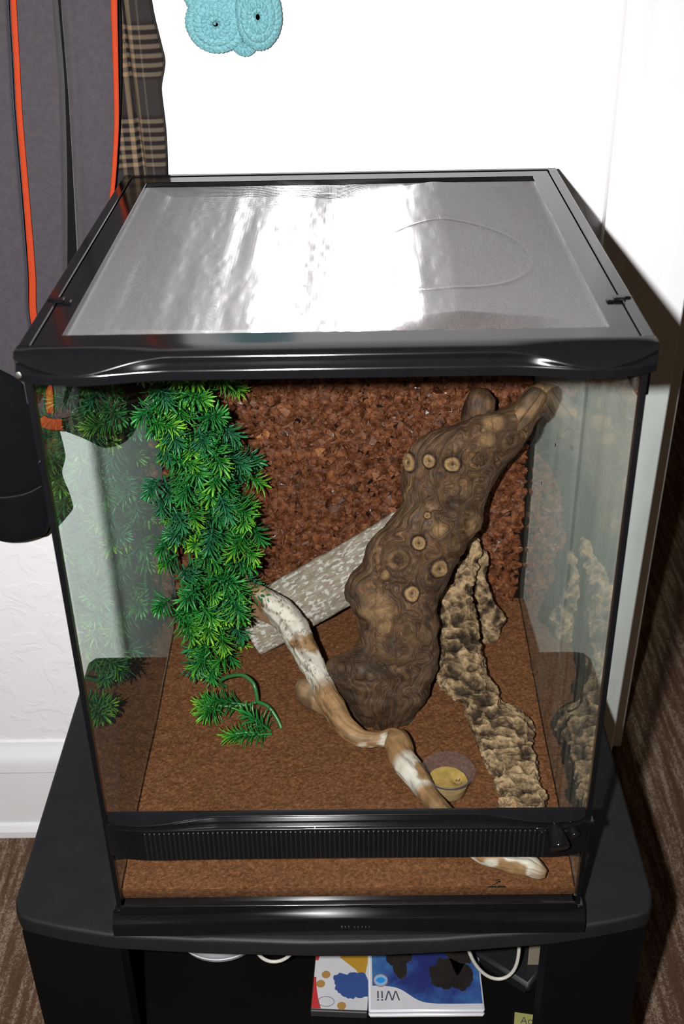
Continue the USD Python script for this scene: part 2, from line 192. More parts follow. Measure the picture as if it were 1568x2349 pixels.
# ---------------------------------------------------------------- measured positions in metres: rows are (x, y, z, half width, half depth), points (x, y, z[, radius])
TRUNK_ROWS = [[0.2198,0.395,0.4032,0.0063,0.005],[0.218,0.3942,0.3989,0.0121,0.0097],[0.2165,0.3932,0.394,0.0152,0.0122],[0.2038,0.3904,0.3795,0.0214,0.0171],[0.1774,0.3876,0.3651,0.0368,0.0295],[0.1469,0.3839,0.3456,0.0584,0.036],[0.1301,0.3801,0.3256,0.0602,0.036],[0.1224,0.3773,0.3104,0.0565,0.036],[0.1172,0.3724,0.2916,0.0518,0.036],[0.1121,0.363,0.2701,0.0479,0.036],[0.1043,0.355,0.2517,0.0552,0.036],[0.0864,0.347,0.2334,0.0571,0.036],[0.0725,0.337,0.2102,0.0545,0.036],[0.0589,0.325,0.1912,0.0588,0.036],[0.0544,0.3179,0.181,0.056,0.036],[0.0554,0.3094,0.1686,0.0481,0.036],[0.0586,0.298,0.1522,0.0426,0.0341],[0.0585,0.2843,0.1326,0.0448,0.0358],[0.0531,0.278,0.1237,0.0505,0.036],[0.0407,0.2743,0.1141,0.0624,0.036],[0.0399,0.2706,0.1044,0.0627,0.036],[0.041,0.264,0.0872,0.052,0.036],[0.0436,0.2594,0.0749,0.0479,0.036],[0.0425,0.2538,0.06,0.0379,0.0303],[0.0408,0.2492,0.0476,0.0314,0.0251],[0.043,0.246,0.039,0.0215,0.0172]]
KNOTS = [[0.1199,0.3473,0.3331,0.0088,1],[0.095,0.3527,0.3342,0.0075,1],[0.0736,0.365,0.326,0.0097,1],[0.0926,0.3291,0.278,0.004,1],[0.0824,0.3156,0.2506,0.0079,1],[0.0742,0.2898,0.1994,0.0088,1],[0.0338,0.2815,0.1846,0.0211,2],[0.0444,0.3016,0.2173,0.0053,2],[0.1473,0.3362,0.2595,0.015,2],[0.1057,0.3107,0.2185,0.0106,1],[0.0558,0.2562,0.1542,0.0185,3],[0.163,0.3604,0.3762,0.0132,2],[0.1832,0.3601,0.3566,0.0088,3],[0.2198,0.383,0.4001,0.0176,2],[0.0685,0.2664,0.1653,0.0088,3],[0.1563,0.3532,0.3612,0.0106,2],[0.0435,0.2707,0.1689,0.0097,2],[-0.0059,0.2527,0.1249,0.0053,2]]
CORK_ROWS = [[0.1552,0.405,0.1953,0.0024,0.0018],[0.1532,0.3963,0.179,0.0084,0.0063],[0.1462,0.3875,0.1628,0.0111,0.0083],[0.1397,0.38,0.1489,0.0132,0.0099],[0.133,0.372,0.134,0.0193,0.0145],[0.1322,0.3544,0.1156,0.0229,0.0172],[0.1331,0.328,0.103,0.0252,0.0189],[0.1341,0.3121,0.0957,0.0271,0.0203],[0.1339,0.2909,0.0865,0.0276,0.0207],[0.1387,0.2724,0.0789,0.0304,0.0228],[0.1516,0.2539,0.0715,0.0233,0.0175],[0.1692,0.238,0.0654,0.0341,0.0256],[0.1731,0.2213,0.0638,0.0345,0.0259],[0.1754,0.1978,0.0622,0.0311,0.0233],[0.1793,0.1711,0.0613,0.0274,0.0206],[0.1812,0.1443,0.0612,0.0251,0.0188],[0.1835,0.1175,0.0621,0.0248,0.0186],[0.184,0.0941,0.0638,0.0244,0.0183],[0.1839,0.074,0.0658,0.02,0.015]]
CORK2_ROWS = [[0.1674,0.42,0.1741,0.0032,0.006],[0.1687,0.4152,0.1632,0.0056,0.006],[0.1653,0.4043,0.1382,0.0075,0.006],[0.1707,0.3934,0.113,0.0108,0.006],[0.1785,0.3868,0.0977,0.0154,0.006],[0.1807,0.3836,0.0901,0.0165,0.006],[0.1789,0.3781,0.0774,0.0124,0.006],[0.1778,0.3694,0.057,0.007,0.006],[0.1779,0.365,0.0467,0.0038,0.006]]
BRANCH_PTS = [[-0.1196,0.3571,0.175,0.0031],[-0.1127,0.3515,0.17,0.0067],[-0.1014,0.3447,0.162,0.0113],[-0.0793,0.3335,0.147,0.0159],[-0.0607,0.3156,0.132,0.0179],[-0.0506,0.2928,0.12,0.0157],[-0.0337,0.2647,0.107,0.0135],[-0.0235,0.2404,0.097,0.0128],[-0.0102,0.2168,0.089,0.0127],[0.0024,0.1946,0.083,0.0116],[0.0172,0.1861,0.079,0.0096],[0.0334,0.186,0.077,0.0082],[0.0464,0.187,0.079,0.0115],[0.0538,0.1789,0.08,0.0148],[0.0587,0.1584,0.078,0.0136],[0.0681,0.1387,0.077,0.013],[0.0766,0.1225,0.075,0.0119],[0.0855,0.1023,0.073,0.0109],[0.0964,0.0821,0.071,0.0103],[0.1112,0.056,0.069,0.0101],[0.1273,0.0397,0.066,0.0104],[0.1458,0.0293,0.063,0.0108],[0.1647,0.0244,0.062,0.0116],[0.1793,0.0213,0.061,0.0103],[0.1892,0.0149,0.06,0.0068],[0.194,0.0125,0.059,0.0026]]
STRIP_PTS = [[-0.127,0.385,0.2155],[-0.1271,0.38,0.1909],[-0.1246,0.37,0.1599],[-0.1123,0.355,0.1383],[-0.0906,0.34,0.136],[-0.0699,0.33,0.1239],[-0.0545,0.31,0.1002]]
STUB_PTS = [[-0.0132,0.2357,0.07],[-0.0285,0.2563,0.072],[-0.0438,0.2685,0.075],[-0.0554,0.2816,0.076]]
VINE_A = [[-0.1457,0.31,0.0518],[-0.1515,0.3,0.0669],[-0.1391,0.29,0.0835],[-0.1198,0.28,0.0926],[-0.1082,0.27,0.0877],[-0.1047,0.262,0.0683]]
VINE_B = [[-0.1047,0.262,0.0683],[-0.0941,0.255,0.0689],[-0.0824,0.245,0.0596],[-0.0764,0.235,0.0486],[-0.077,0.225,0.0457]]
VINE_C = [[-0.1047,0.262,0.0683],[-0.1202,0.262,0.0632],[-0.1406,0.262,0.0622],[-0.1655,0.262,0.0692]]
VINE_D = [[-0.077,0.225,0.0457],[-0.0932,0.224,0.0488],[-0.1125,0.222,0.0575],[-0.1323,0.22,0.0563]]
PIP1 = [[-0.3186,0.466,0.8136],[-0.3213,0.466,0.7978],[-0.3279,0.466,0.7367],[-0.3327,0.466,0.6941],[-0.3382,0.466,0.6269],[-0.342,0.466,0.58],[-0.3482,0.466,0.511],[-0.3544,0.466,0.4593],[-0.3531,0.466,0.4163],[-0.3497,0.466,0.3886],[-0.3519,0.466,0.3432]]
PIP2L = [[-0.2246,0.476,0.8108],[-0.2261,0.476,0.7949],[-0.2305,0.476,0.7333],[-0.2351,0.476,0.677],[-0.2413,0.476,0.6411],[-0.2465,0.476,0.6134],[-0.2509,0.476,0.5936]]
PIP2R = [[-0.2164,0.476,0.8106],[-0.2183,0.476,0.7948],[-0.2252,0.476,0.7332],[-0.2303,0.476,0.6902],[-0.2355,0.476,0.6546],[-0.2412,0.476,0.6226],[-0.248,0.476,0.5936]]
FOLD = [[-0.279,0.47,0.7966],[-0.2804,0.47,0.7725],[-0.2832,0.47,0.7226],[-0.2897,0.47,0.6525],[-0.298,0.47,0.578],[-0.3049,0.47,0.519],[-0.3097,0.47,0.478]]

# ---------------------------------------------------------------- the room
FZ, WY = -.42, .54
S = 'structure'
obj('floor', box(-3, 3, -2.5, 4, FZ - .05, FZ, .001), CARPET, kind=S, label='brown carpet with pale flecks', smooth=False)
obj('wall_back', cat_(box(-3, .392, WY, WY + .11, FZ, 2.1, .0005), box(.392, 1.22, WY, WY + .11, 1.65, 2.1, .0005), box(1.22, 3, WY, WY + .11, FZ, 2.1, .0005)), WALL, kind=S, label='white hand-textured plaster wall', smooth=False)
obj('wall_hall', box(-3, 3, 3.4, 3.5, FZ, 2.1, .001), WALL, kind=S, smooth=False)
bb = [(0, 0), (-.024, 0), (-.024, .012), (-.019, .021), (-.0145, .024), (-.0145, .128), (-.0165, .131), (-.0165, .150), (-.012, .160), (-.006, .172), (-.004, .181), (0, .181)]
obj('baseboard_back', sweep_x([-3, .300], lambda x: [(WY + a, FZ + b) for a, b in bb]), TRIM, kind=S, label='white moulded baseboard', smooth=25)
cs = [(.300, 0), (.300, -.0195), (.306, -.0212), (.318, -.0208), (.323, -.0190), (.331, -.0184), (.334, -.0187), (.366, -.0180), (.369, -.0185), (.380, -.0190), (.3945, -.0188), (.3965, -.0168), (.3965, 0)]
lean = lambda x, z: x + (z - .1) * .0190 * np.clip((x - .3) / .09, 0, 1)       # the casing stands a little out of plumb
obj('trim_1', loft(np.array([[(lean(x, z), WY + y, z) for x, y in cs] for z in np.linspace(FZ, 1.75, 5)])), TRIM, kind=S, label='white moulded door casing', smooth=25)
m = box(.3895, .3953, WY + .004, WY + .115, FZ, 1.66, .0008); m.vertices[:, 0] = lean(m.vertices[:, 0], m.vertices[:, 2])
obj('trim_2', m, TRIM, kind=S, label='white door jamb')
m = box(.4260, .4632, .700, 1.46, FZ + .008, 1.60, .0015); m.vertices[:, 0] += (m.vertices[:, 2] - .0) * .019
dr = obj('door_1', m, TRIM, kind=S, label='white door standing open into the dark hall')
for z in (-.18, 1.35): obj('door_hinge', box(.4625 + z * .019, .4648 + z * .019, .702, .735, z - .045, z + .045, .0006), plain('aged_brass' + ('' if z < 0 else '_b'), (.25, .17, .07), .4, metallic=1.), dr)

# ---------------------------------------------------------------- television stand
st = thing('television_stand', 'low black television stand with a curved front under the glass terrarium', 'TV stand')
from shapely.geometry import Polygon, Point, box as sbox
tp = Polygon([(-.343, .437), (-.343, .034), (-.334, .0145), (-.29, .002), (-.2376, -.0085), (-.14, -.0155), (-.0424, -.0193), (.02, -.0195), (.1, -.0160), (.205, -.0075), (.258, .002), (.302, .0125), (.3108, .034), (.3105, .4385)]).buffer(-.012).buffer(.012, quad_segs=4)
def ring(p, z, n=160): return np.array([(*p.exterior.interpolate(t, normalized=True).coords[0], z) for t in np.linspace(0, 1, n, endpoint=False)])
R = [ring(tp.buffer(o), z) for o, z in ((-.004, 0.), (-.0012, -.0012), (0, -.0042), (0, -.0185), (-.0015, -.0215), (-.005, -.023))]
obj('top', trimesh.convex.convex_hull(np.vstack(R)), STAND, st, smooth=40)
for s, xa, xb in ((1, -.334, -.232), (-1, .302, .200)):
    d = np.array([xb - xa, -.0165]); L = np.linalg.norm(d); d /= L; nrm = np.array([-d[1], d[0]]); nrm = nrm if nrm[1] > 0 else -nrm
    P0 = np.array([xa, .0165]); q = [P0, P0 + d * L, P0 + d * L + nrm * .018, P0 + nrm * .018]
    obj('front_panel', trimesh.convex.convex_hull(np.array([(*c, z) for c in q for z in (FZ + .01, -.0228)])), STAND_SHADED, st)
    x0, x1 = sorted((xa, xa + s * .018)); obj('side_panel', box(x0, x1, .035, .43, FZ + .01, -.0228, .001), STAND_SHADED, st)
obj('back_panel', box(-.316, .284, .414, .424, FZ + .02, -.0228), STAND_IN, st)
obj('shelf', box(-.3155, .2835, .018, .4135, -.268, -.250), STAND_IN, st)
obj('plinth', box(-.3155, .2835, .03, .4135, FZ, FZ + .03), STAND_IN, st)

# ---------------------------------------------------------------- terrarium
W2 = .2325
te = thing('terrarium', 'square glass terrarium with black plastic frame standing on the black stand', 'terrarium')
def pc(xs, ys):
    f = PchipInterpolator(xs, ys); return lambda x: float(f(min(abs(x), xs[-1])))
XS = np.r_[-W2, np.linspace(-.2315, .2315, 121), W2]
yl = pc([0, .12, .132, .185, .212, W2], [-.0055, -.0055, -.0062, -.0135, -.0105, -.0015]); yu = pc([0, .118, .135, .188, .215, W2], [-.0040, -.0040, -.0050, -.0132, -.0075, -.0012]); zu = pc([0, .120, .140, .188, .215, W2], [.6165, .6165, .6145, .6068, .6105, .6165])
def front_bar(x):
    a, b, z = yl(x), yu(x), zu(x); ym = max(b + .0035 * min(1, (z - .606) / .0105), a + .0006)
    return [(.0135, .620), (.0012, .620), (b + .0014, z + .0012), (b + .0004, z + .0007), (b, z - .0003), (b + .0004, z - .0012), (ym, z - .002 - (z - .609) * .55), (a + .0010, .6072), (a + .0002, .6066), (a - .0003, .6056), (a + .0001, .6045), (a + .0011, .5985), (.0135, .5985)]
obj('top_frame', cat_(sweep_x(XS, front_bar), box(-W2, -.2232, .012, .483, .573, .620, .0008), box(.2232, W2, .012, .483, .573, .620, .0008), box(-.2240, .2240, .4745, .483, .573, .620, .0015)), PLASTIC, te, smooth=42)
ld = []
for x0, x1, y0, y1 in ((-.2222, .2222, .0148, .034), (-.2222, .2222, .453, .4732), (-.2222, -.2035, .033, .454), (.2035, .2222, .033, .454)): ld.append(box(x0, x1, y0, y1, .608, .6192, .0006))
lid = obj('lid_frame', cat_(*ld), PLASTIC, te, smooth=40)
# woven wire screen with the gentle dents the photo shows
_xx = np.linspace(-.2035, .2035, 400); _m = .08 + 1.9 * _xx - .12 * np.sin(2 * np.pi * (_xx + .06) / .128); _m[_xx < -.090] = -.035; _m[_xx > .098] = -.08; _m = gaussian_filter1d(_m, 4); _m[_xx > .098] -= _m.sum() / (_xx > .098).sum(); _zz = np.cumsum(_m) * (_xx[1] - _xx[0])
def mesh_z(x, y):
    P = np.stack([x * 9, y * 4.5, 0 * x], -1)
    z = .6125 + np.interp(x - .012 * (y - .25), _xx, _zz) + .0030 * (fbm(P, 3, 5) - .5) + .0007 * (noise(np.stack([x * 75, y * 7, 0 * x], -1), 9) - .5) + .00022 * (noise(np.stack([x * 220, y * 60, 0 * x], -1), 19) - .5)
    r = np.hypot((x - .093) / 1.0, (y - .205) / 1.22); z = z + .0006 * np.exp(-((r - .075) / .0018) ** 2) * (x > .05)
    e = np.minimum(.2035 - abs(x), np.minimum(y - .0335, .4535 - y)); return .6140 + (z - .6140) * np.clip(e / .028, 0, 1) * .85
def wires(lines, rad):
    M, n = lines.shape[:2]; t = np.gradient(lines, axis=1); t /= np.linalg.norm(t, axis=2, keepdims=True); u = np.array([0, 0, 1.]) - t * t[..., 2:]; u /= np.linalg.norm(u, axis=2, keepdims=True); v = np.cross(t, u)
    th = np.arange(4) * np.pi / 2 + np.pi / 4; V = (lines[:, :, None] + rad * (np.cos(th)[:, None] * u[:, :, None] + np.sin(th)[:, None] * v[:, :, None])).reshape(-1, 3)
    k, i, j = np.meshgrid(np.arange(M), np.arange(n - 1), np.arange(4), indexing='ij'); A = lambda i, j: ((k * n + i) * 4 + j % 4)
    q = np.stack([A(i, j), A(i + 1, j), A(i + 1, j + 1), A(i, j + 1)], -1).reshape(-1, 4); return V, np.vstack([q[:, [0, 1, 2]], q[:, [0, 2, 3]]])
PITCH = .00128; wx = np.arange(-.2035, .2036, PITCH); wy = np.arange(.0335, .4536, PITCH)
gx, gy = np.meshgrid(np.linspace(-.204, .204, 150), wy); LA = np.stack([gx, gy, mesh_z(gx, gy)], -1)
gy, gx = np.meshgrid(np.linspace(.033, .454, 60), wx); LB = np.stack([gx, gy, mesh_z(gx, gy) - .00012], -1)
VA, FA = wires(LA, .00018); VB, FB = wires(LB, .00018)
obj('mesh_screen', (np.vstack([VA, VB]), np.vstack([FA, FB + len(VA)])), WIRE, lid, kind='stuff', label='fine silvery wire mesh with dents', smooth=True)
for sx, y in ((1, .089), (-1, .104)):
    x = sx * .2215
    obj('lid_latch', cat_(box(x - .0045, x + .0045, y - .0035, y + .0035, .6190, .6222, .0008), box(x - .0075 * sx - .003, x - .0075 * sx + .003, y - .006, y + .001, .6188, .6212, .0008), box(x + .0065 * sx - .003, x + .0065 * sx + .003, y + .0005, y + .0055, .6196, .6215, .0008)), PLASTIC2, te)
# base
zb = pc([0, .10, .19, W2], [.0212, .0200, .0152, .0138]); yb = pc([0, .12, W2], [-.0098, -.0096, -.0090])
xs2 = np.linspace(-W2, W2, 61)
obj('base_frame', cat_(sweep_x(xs2, lambda x: [(.02, .0), (.02, .022), (-.001, .022), (yb(x) + .002, zb(x) + .0012), (yb(x) + .0005, zb(x) + .0007), (yb(x), zb(x) - .0004), (yb(x) - .0004, zb(x) - .0012), (yb(x) - .0006, .0002)]),
    sweep_x(np.linspace(-.2238, .2238, 3), lambda x: [(.012, .018), (.012, .033), (-.0005, .033), (-.0012, .0326), (-.0016, .0318), (-.0018, .018)]),
    box(-W2, -.2215, .0, .470, 0, .026, .0015), box(.2215, W2, .0, .470, 0, .026, .0015), box(-.2238, -.2195, .0, .470, .02, .033, .001), box(.2195, .2238, .0, .470, .02, .033, .001), box(-W2, W2, .462, .475, 0, .033, .0015), box(-.222, .222, .004, .468, .002, .012, .001)), PLASTIC, te, smooth=42)
lg = meshkit.text_mesh('n', .001, .0001); em = []
for k, (w, h) in enumerate(((.0032, .0035), (.0026, .0030), (.0022, .0034), (.0022, .0024), (.0022, .0024), (.0022, .0024), (.0022, .0024), (.0020, .0024))):
    x = -.0072 + k * .0036 + (.002 if k > 2 else 0); em.append(box(x, x + w * .55, -.0107, -.0101, .0105 - h * .2, .0105 + h * .8, .0002))
obj('embossed_mark', cat_(*em), plain('embossed_black', (.022, .022, .022), .5), te)
# panes
obj('side_pane', box(-.2268, -.2228, .006, .470, .022, .600, .0003), GLASS_L, te, smooth=False)
obj('side_pane', box(.2228, .2268, .006, .470, .022, .600, .0003), GLASS_R, te, smooth=False)
obj('back_pane', box(-.2226, .2226, .4675, .4710, .022, .600, .0003), GLASS, te, smooth=False)
obj('lower_front_pane', box(-.2226, .2226, .0045, .0085, .026, .1075, .0003), GLASS, te, smooth=False)
door = obj('glass_door', box(-.2200, .2200, .0040, .0080, .1480, .6000, .0003), GLASS, te, smooth=False)
for s in (-1, 1): obj('corner_post', box(*sorted((s * .2226, s * .2274)), -.0008, .0068, .030, .600, .0008), PLASTIC2, te)
for s in (-1, 1): obj('rear_corner_seal', box(*sorted((s * .2200, s * .2229)), .4640, .4676, .030, .600, .0006), PLASTIC2, te)
yd = pc([0, .118, .132, .185, .215, .2235], [-.0030, -.0030, -.0038, -.0098, -.0072, -.0012]); zd = pc([0, .12, .14, .188, .2235], [.1560, .1560, .1545, .1515, .1520])
xs3 = np.linspace(-.2215, .2215, 101)
obj('door_rail', sweep_x(xs3, lambda x: [(.0036, .1578), (.0008, .1576), (yd(x) + .0012, zd(x) + .0009), (yd(x) + .0004, zd(x) + .0006), (yd(x), zd(x)), (yd(x) + .0003, zd(x) - .0010), (yd(x) + .0022, .1478), (.0036, .1474)]), PLASTIC, door, smooth=42)
yv = pc([0, .12, .185, .21, .2245], [-.0078, -.0080, -.0088, -.0066, -.0012])
vs = obj('vent_strip', sweep_x(np.linspace(-.2245, .2245, 101), lambda x: [(.0034, .1052), (.0034, .1468), (yv(x) + .0035, .1452), (yv(x) + .0009, .1446), (yv(x) + .0002, .1441), (yv(x), .1432), (yv(x) + .0003, .1060), (yv(x) + .0009, .1052)]), PLASTIC, te, smooth=42)
RIB = noisy('vent_rib_plastic', [(0, (.005, .005, .0053)), (1, (.008, .008, .0085))], scale=400, rough=.5)
for x in np.arange(-.1880, .1835, .00452): obj('vent_rib', box(x, x + .0019, yv(x) - .0011, yv(x) + .0008, .1075, .1418, .0004), RIB, vs)
# lock knob with its clips at the right end of the vent strip
def cyl(p0, p1, r0, r1, n=24, b=.12):
    p0, p1 = np.array(p0, float), np.array(p1, float); C = np.array([p0, p0 + (p1 - p0) * .02, p0 + (p1 - p0) * .5, p0 + (p1 - p0) * (1 - b), p0 + (p1 - p0) * (1 - b * .3), p1]); return tube(C, np.array([r0, r0, (r0 + r1) / 2, r1, r1 * .93, r1 * .75]), sides=n)
kn = obj('lock_knob', cat_(cyl((.1938, -.006, .1395), (.1962, -.024, .1330), .0080, .0095), cyl((.1930, -.004, .1425), (.1938, -.010, .1400), .0062, .0062)), PLASTIC, te, smooth=40)
obj('lock_clip', cat_(cyl((.2085, -.004, .1395), (.2120, -.0125, .1370), .0045, .0052, 16), box(.199, .211, -.0095, -.005, .1375, .1405, .0008)), PLASTIC, te, smooth=40)
obj('lock_clip', cat_(box(.1755, .1862, -.0098, -.0072, .1428, .1446, .0006), cyl((.1808, -.0075, .1405), (.1815, -.0112, .1392), .0030, .0030, 12)), PLASTIC, te, smooth=40)
obj('hinge_pin', cyl((-.2302, .002, .6030), (-.2304, -.0042, .6040), .0030, .0028, 14), plain('hinge_steel', (.55, .55, .5), .25, metallic=1.), te, label='small shiny hinge pin')
obj('hinge_pin', cyl((-.2268, .002, .5300), (-.2270, -.0026, .5303), .0013, .0012, 12), PLASTIC, te)
for s in (1,): obj('hinge_tab', box(.2225, .2300, -.0045, .004, .1425, .1465, .0008), PLASTIC, te)
obj('paint_nick', box(-.0292, -.0284, -.0081, -.0077, .1445, .1475, .0001), plain('white_scratch', (.6, .6, .6), .6), vs, label='small white scratch')
# printed mark on the lower front pane (worn, unreadable): a small sprout over a row of tiny strokes
mk = []
for k in range(11):
    x = .1368 + k * .00158; h = .0016 + .0012 * ((k * 7) % 5) / 4; mk.append(box(x, x + .00115, .00425, .0045, .0492 + .0004 * (k % 2), .0492 + h, .00005))
mk += [box(.1442, .1462, .00425, .0045, .0595, .0610, .0001), box(.1455, .1474, .00425, .0045, .0565, .0588, .0001), box(.1415, .1428, .00425, .0045, .0535, .0548, .0001), box(.1435, .1448, .00425, .0045, .0552, .0564, .0001)]
obj('printed_mark', cat_(*mk), plain('black_print', (.010, .009, .008), .5), te, label='worn black print')
WATER = mat('water_drop', {'g': ('glass_bsdf', dict(color=(1, 1, 1), roughness=.02, IOR=1.33))}, [], 'g.BSDF')
for y, z in ((.300, .050), (.318, .0505), (.315, .047), (.211, .042), (.192, .049), (.20, .043), (.36, .30), (.30, .38)):
    m = trimesh.creation.icosphere(2, .0019); m.apply_scale((.5, 1, 1)); m.apply_translation((.2222, y, z)); obj('water_droplet', m, WATER, te, smooth=True)

# ---------------------------------------------------------------- substrate
def ground(x, y):
    P = np.stack([x * 12, y * 12, 0 * x], -1); P2 = np.stack([x * 90, y * 90, 0 * x], -1)
    base = .0475 + .016 * np.clip((x + .22) / .44, 0, 1) * np.clip(y / .45, 0, 1) + .010 * np.clip((y - .25) / .2, 0, 1) - .004 * np.clip((.05 - y) / .05, 0, 1)
    return base + .007 * (fbm(P, 3, 2) - .5) + .0030 * (fbm(P2, 3, 4) - .5)
n = 300; gx, gy = np.meshgrid(np.linspace(-.2227, .2227, n), np.linspace(.0095, .4660, n)); gz = ground(gx, gy) + .0012 * (rng.random(gx.shape) - .5)
V = np.stack([gx, gy, gz], -1); i, j = np.meshgrid(np.arange(n - 1), np.arange(n - 1), indexing='ij'); a = i * n + j
F = np.vstack([np.stack([a, a + 1, a + n + 1], -1).reshape(-1, 3), np.stack([a, a + n + 1, a + n], -1).reshape(-1, 3)])
edge = np.r_[np.arange(n), np.arange(1, n) * n + n - 1, (n - 1) * n + np.arange(n - 2, -1, -1), np.arange(n - 2, 0, -1) * n]
Vt_ = V.reshape(-1, 3); low = Vt_[edge].copy(); low[:, 2] = .0135; e0 = np.arange(len(edge)); e1 = (e0 + 1) % len(edge); N0 = n * n
F = np.vstack([F, np.stack([edge[e0], N0 + e0, edge[e1]], 1), np.stack([edge[e1], N0 + e0, N0 + e1], 1), np.stack([N0 + e0, np.full(len(edge), N0 + len(edge)), N0 + e1], 1)])
soil = obj('substrate', (np.vstack([Vt_, low, [[0, .23, .0135]]]), F), SOIL, kind='stuff', label='reddish brown coconut fibre bedding covering the floor of the terrarium', cat='bedding', smooth=True)
fb = []
for k in range(5200):
    x, y = rng.uniform(-.218, .218), .012 + .44 * rng.random() ** 1.25; t = rng.uniform(0, np.pi); L = rng.uniform(.0010, .0032) * (1.8 if rng.random() < .06 else 1); w = rng.uniform(.00014, .0003); z = float(ground(np.array(x), np.array(y))) + .0008
    d = np.array([np.cos(t), np.sin(t), rng.uniform(-.25, .35)]) * L; s = np.array([-np.sin(t), np.cos(t), 0]) * w; p = np.array([x, y, z]); fb.append(np.array([p - d / 2 - s, p - d / 2 + s, p + d / 2 + s, p + d / 2 - s, p + [0, 0, 2.5 * w]]))
fb = np.array(fb); q = np.array([[0, 1, 4], [1, 2, 4], [2, 3, 4], [3, 0, 4], [0, 2, 1], [0, 3, 2]]); fb[..., 0] = np.clip(fb[..., 0], -.2215, .2215)
obj('fibre', (fb.reshape(-1, 3), (np.arange(len(fb))[:, None, None] * 5 + q).reshape(-1, 3)), FIBRE, soil, kind='stuff', label='loose pale fibres', smooth=False)

# ---------------------------------------------------------------- bark background
bk = thing('bark_background', 'rough panel of glued reddish brown bark chips against the back glass', 'background panel')
obj('backing_board', box(-.2222, .2222, .4535, .4665, .048, .590, .001), plain('dark_backing', (.007, .0035, .0025), .9, .1), bk)
def chip(c, L, Wd, th, rot):
    m = rng.integers(5, 9); a = np.sort(rng.uniform(0, 2 * np.pi, m) * .35 + np.arange(m) * 2 * np.pi / m); r = rng.uniform(.7, 1.15, m)
    p = np.stack([np.cos(a) * r * L / 2, np.sin(a) * r * Wd / 2], 1); sh = rng.normal(0, .12, 2) * Wd
    T = np.c_[p * rng.uniform(.72, .98, (m, 1)) + sh, th / 2 + rng.normal(0, th * .22, m)]; B = np.c_[p, -th / 2 + rng.normal(0, th * .2, m)]; V = np.vstack([T, B, [[*sh, th * .62]]]) @ rot.T + c
    k = np.arange(m); k2 = (k + 1) % m; F = np.vstack([np.stack([k, k2, np.full(m, 2 * m)], 1), np.stack([k, m + k, k2], 1), np.stack([k2, m + k, m + k2], 1), np.stack([np.full(m - 2, m), m + np.arange(2, m), m + np.arange(1, m - 1)], 1)])
    return V, F
chips = []
for ncx, ncz, deep in ((86, 104, 1), (66, 82, 0)):
  for ix in range(ncx):
      for iz in range(ncz):
          x = -.218 + (ix + rng.uniform(-.1, 1.1)) * .436 / ncx; z = .052 + (iz + rng.uniform(-.1, 1.1)) * .535 / ncz
          u = rng.random(); L = (.0085 + .0085 * u ** 1.6) * (1.35 if rng.random() < .06 else 1); Wd = L * rng.uniform(.5, .95); th = rng.uniform(.0010, .0032)
          az, (tx, tz) = rng.uniform(0, 2 * np.pi), rng.normal(0, .18 if deep else .40, 2)
          e1 = np.array([np.cos(az), tx * .8, np.sin(az)]); e1 /= np.linalg.norm(e1); nn = np.array([tx, -1, tz]); nn -= e1 * (nn @ e1); nn /= np.linalg.norm(nn); rot = np.stack([e1, np.cross(nn, e1), nn], 1)
          y = .4525 - rng.uniform(0, .0075) + (.0015 if deep else -.001) + .002 * np.sin(x * 40) ; x = float(np.clip(x, -.2155 , .2155)); V, F = chip(np.array([x, y, z]), L, Wd, th, rot)
          V[:, 0] = np.clip(V[:, 0], -.2222, .2222); V[:, 1] = np.minimum(V[:, 1], .4600); chips.append((L * Wd * (1 - deep), x, z, V, F))
vis = lambda c: -.15 < c[1] < .21 and .08 < c[2] < .45
order = sorted(range(len(chips)), key=lambda k: -chips[k][0] * vis(chips[k]))
for q, k in enumerate(order[:300]): obj('bark_chip', (chips[k][3], chips[k][4]), BARKS[rng.choice(6, p=[.22, .24, .22, .16, .11, .05])], bk, smooth=False)
V, F, o = [], [], 0
for k in order[300:]:
    V.append(chips[k][3]); F.append(chips[k][4] + o); o += len(chips[k][3])
obj('bark_chips', (np.vstack(V), np.vstack(F)), BARK_ALL, bk, kind='stuff', label='smaller bark chips', smooth=False)

# ---------------------------------------------------------------- driftwood trunk
def wood_from_rows(rows, M, N, smooth=1.5, pw=1.0):
    R = resample(np.array(rows), M); R[:, :3] = gaussian_filter1d(R[:, :3], smooth, axis=0, mode='nearest'); R[:, 3:] = gaussian_filter1d(R[:, 3:], smooth, axis=0, mode='nearest')
    th = np.arange(N) * 2 * np.pi / N; c = np.sign(np.cos(th)) * abs(np.cos(th)) ** pw; s = np.sign(np.sin(th)) * abs(np.sin(th)) ** pw
    Q = R[:, None, :3] + R[:, 3][:, None, None] * c[None, :, None] * RIGHT + R[:, 4][:, None, None] * s[None, :, None] * FW
    m = loft(Q); st_ = np.r_[0, np.cumsum(np.linalg.norm(np.diff(R[:, :3], axis=0), axis=1))]
    ss = np.r_[np.repeat(st_, N), 0, st_[-1]]; aa = (th + 1.5 * np.pi) % (2 * np.pi) - np.pi; ac = np.r_[(np.ones(M)[:, None] * aa * .045).ravel(), 0, 0]
    return m, ac, ss, R
tr, ac, ss, R = wood_from_rows(TRUNK_ROWS, 460, 250, 2.0)
P = np.array(tr.vertices); tan = np.array(TRUNK_ROWS[2][:3]) - np.array(TRUNK_ROWS[-3][:3]); tan /= np.linalg.norm(tan)
acr = (P - np.interp(ss, np.linspace(0, ss.max(), len(R)), np.arange(len(R))).astype(int).clip(0, len(R) - 1)[:, None] * 0)  # keeps the vertex positions for the flow field
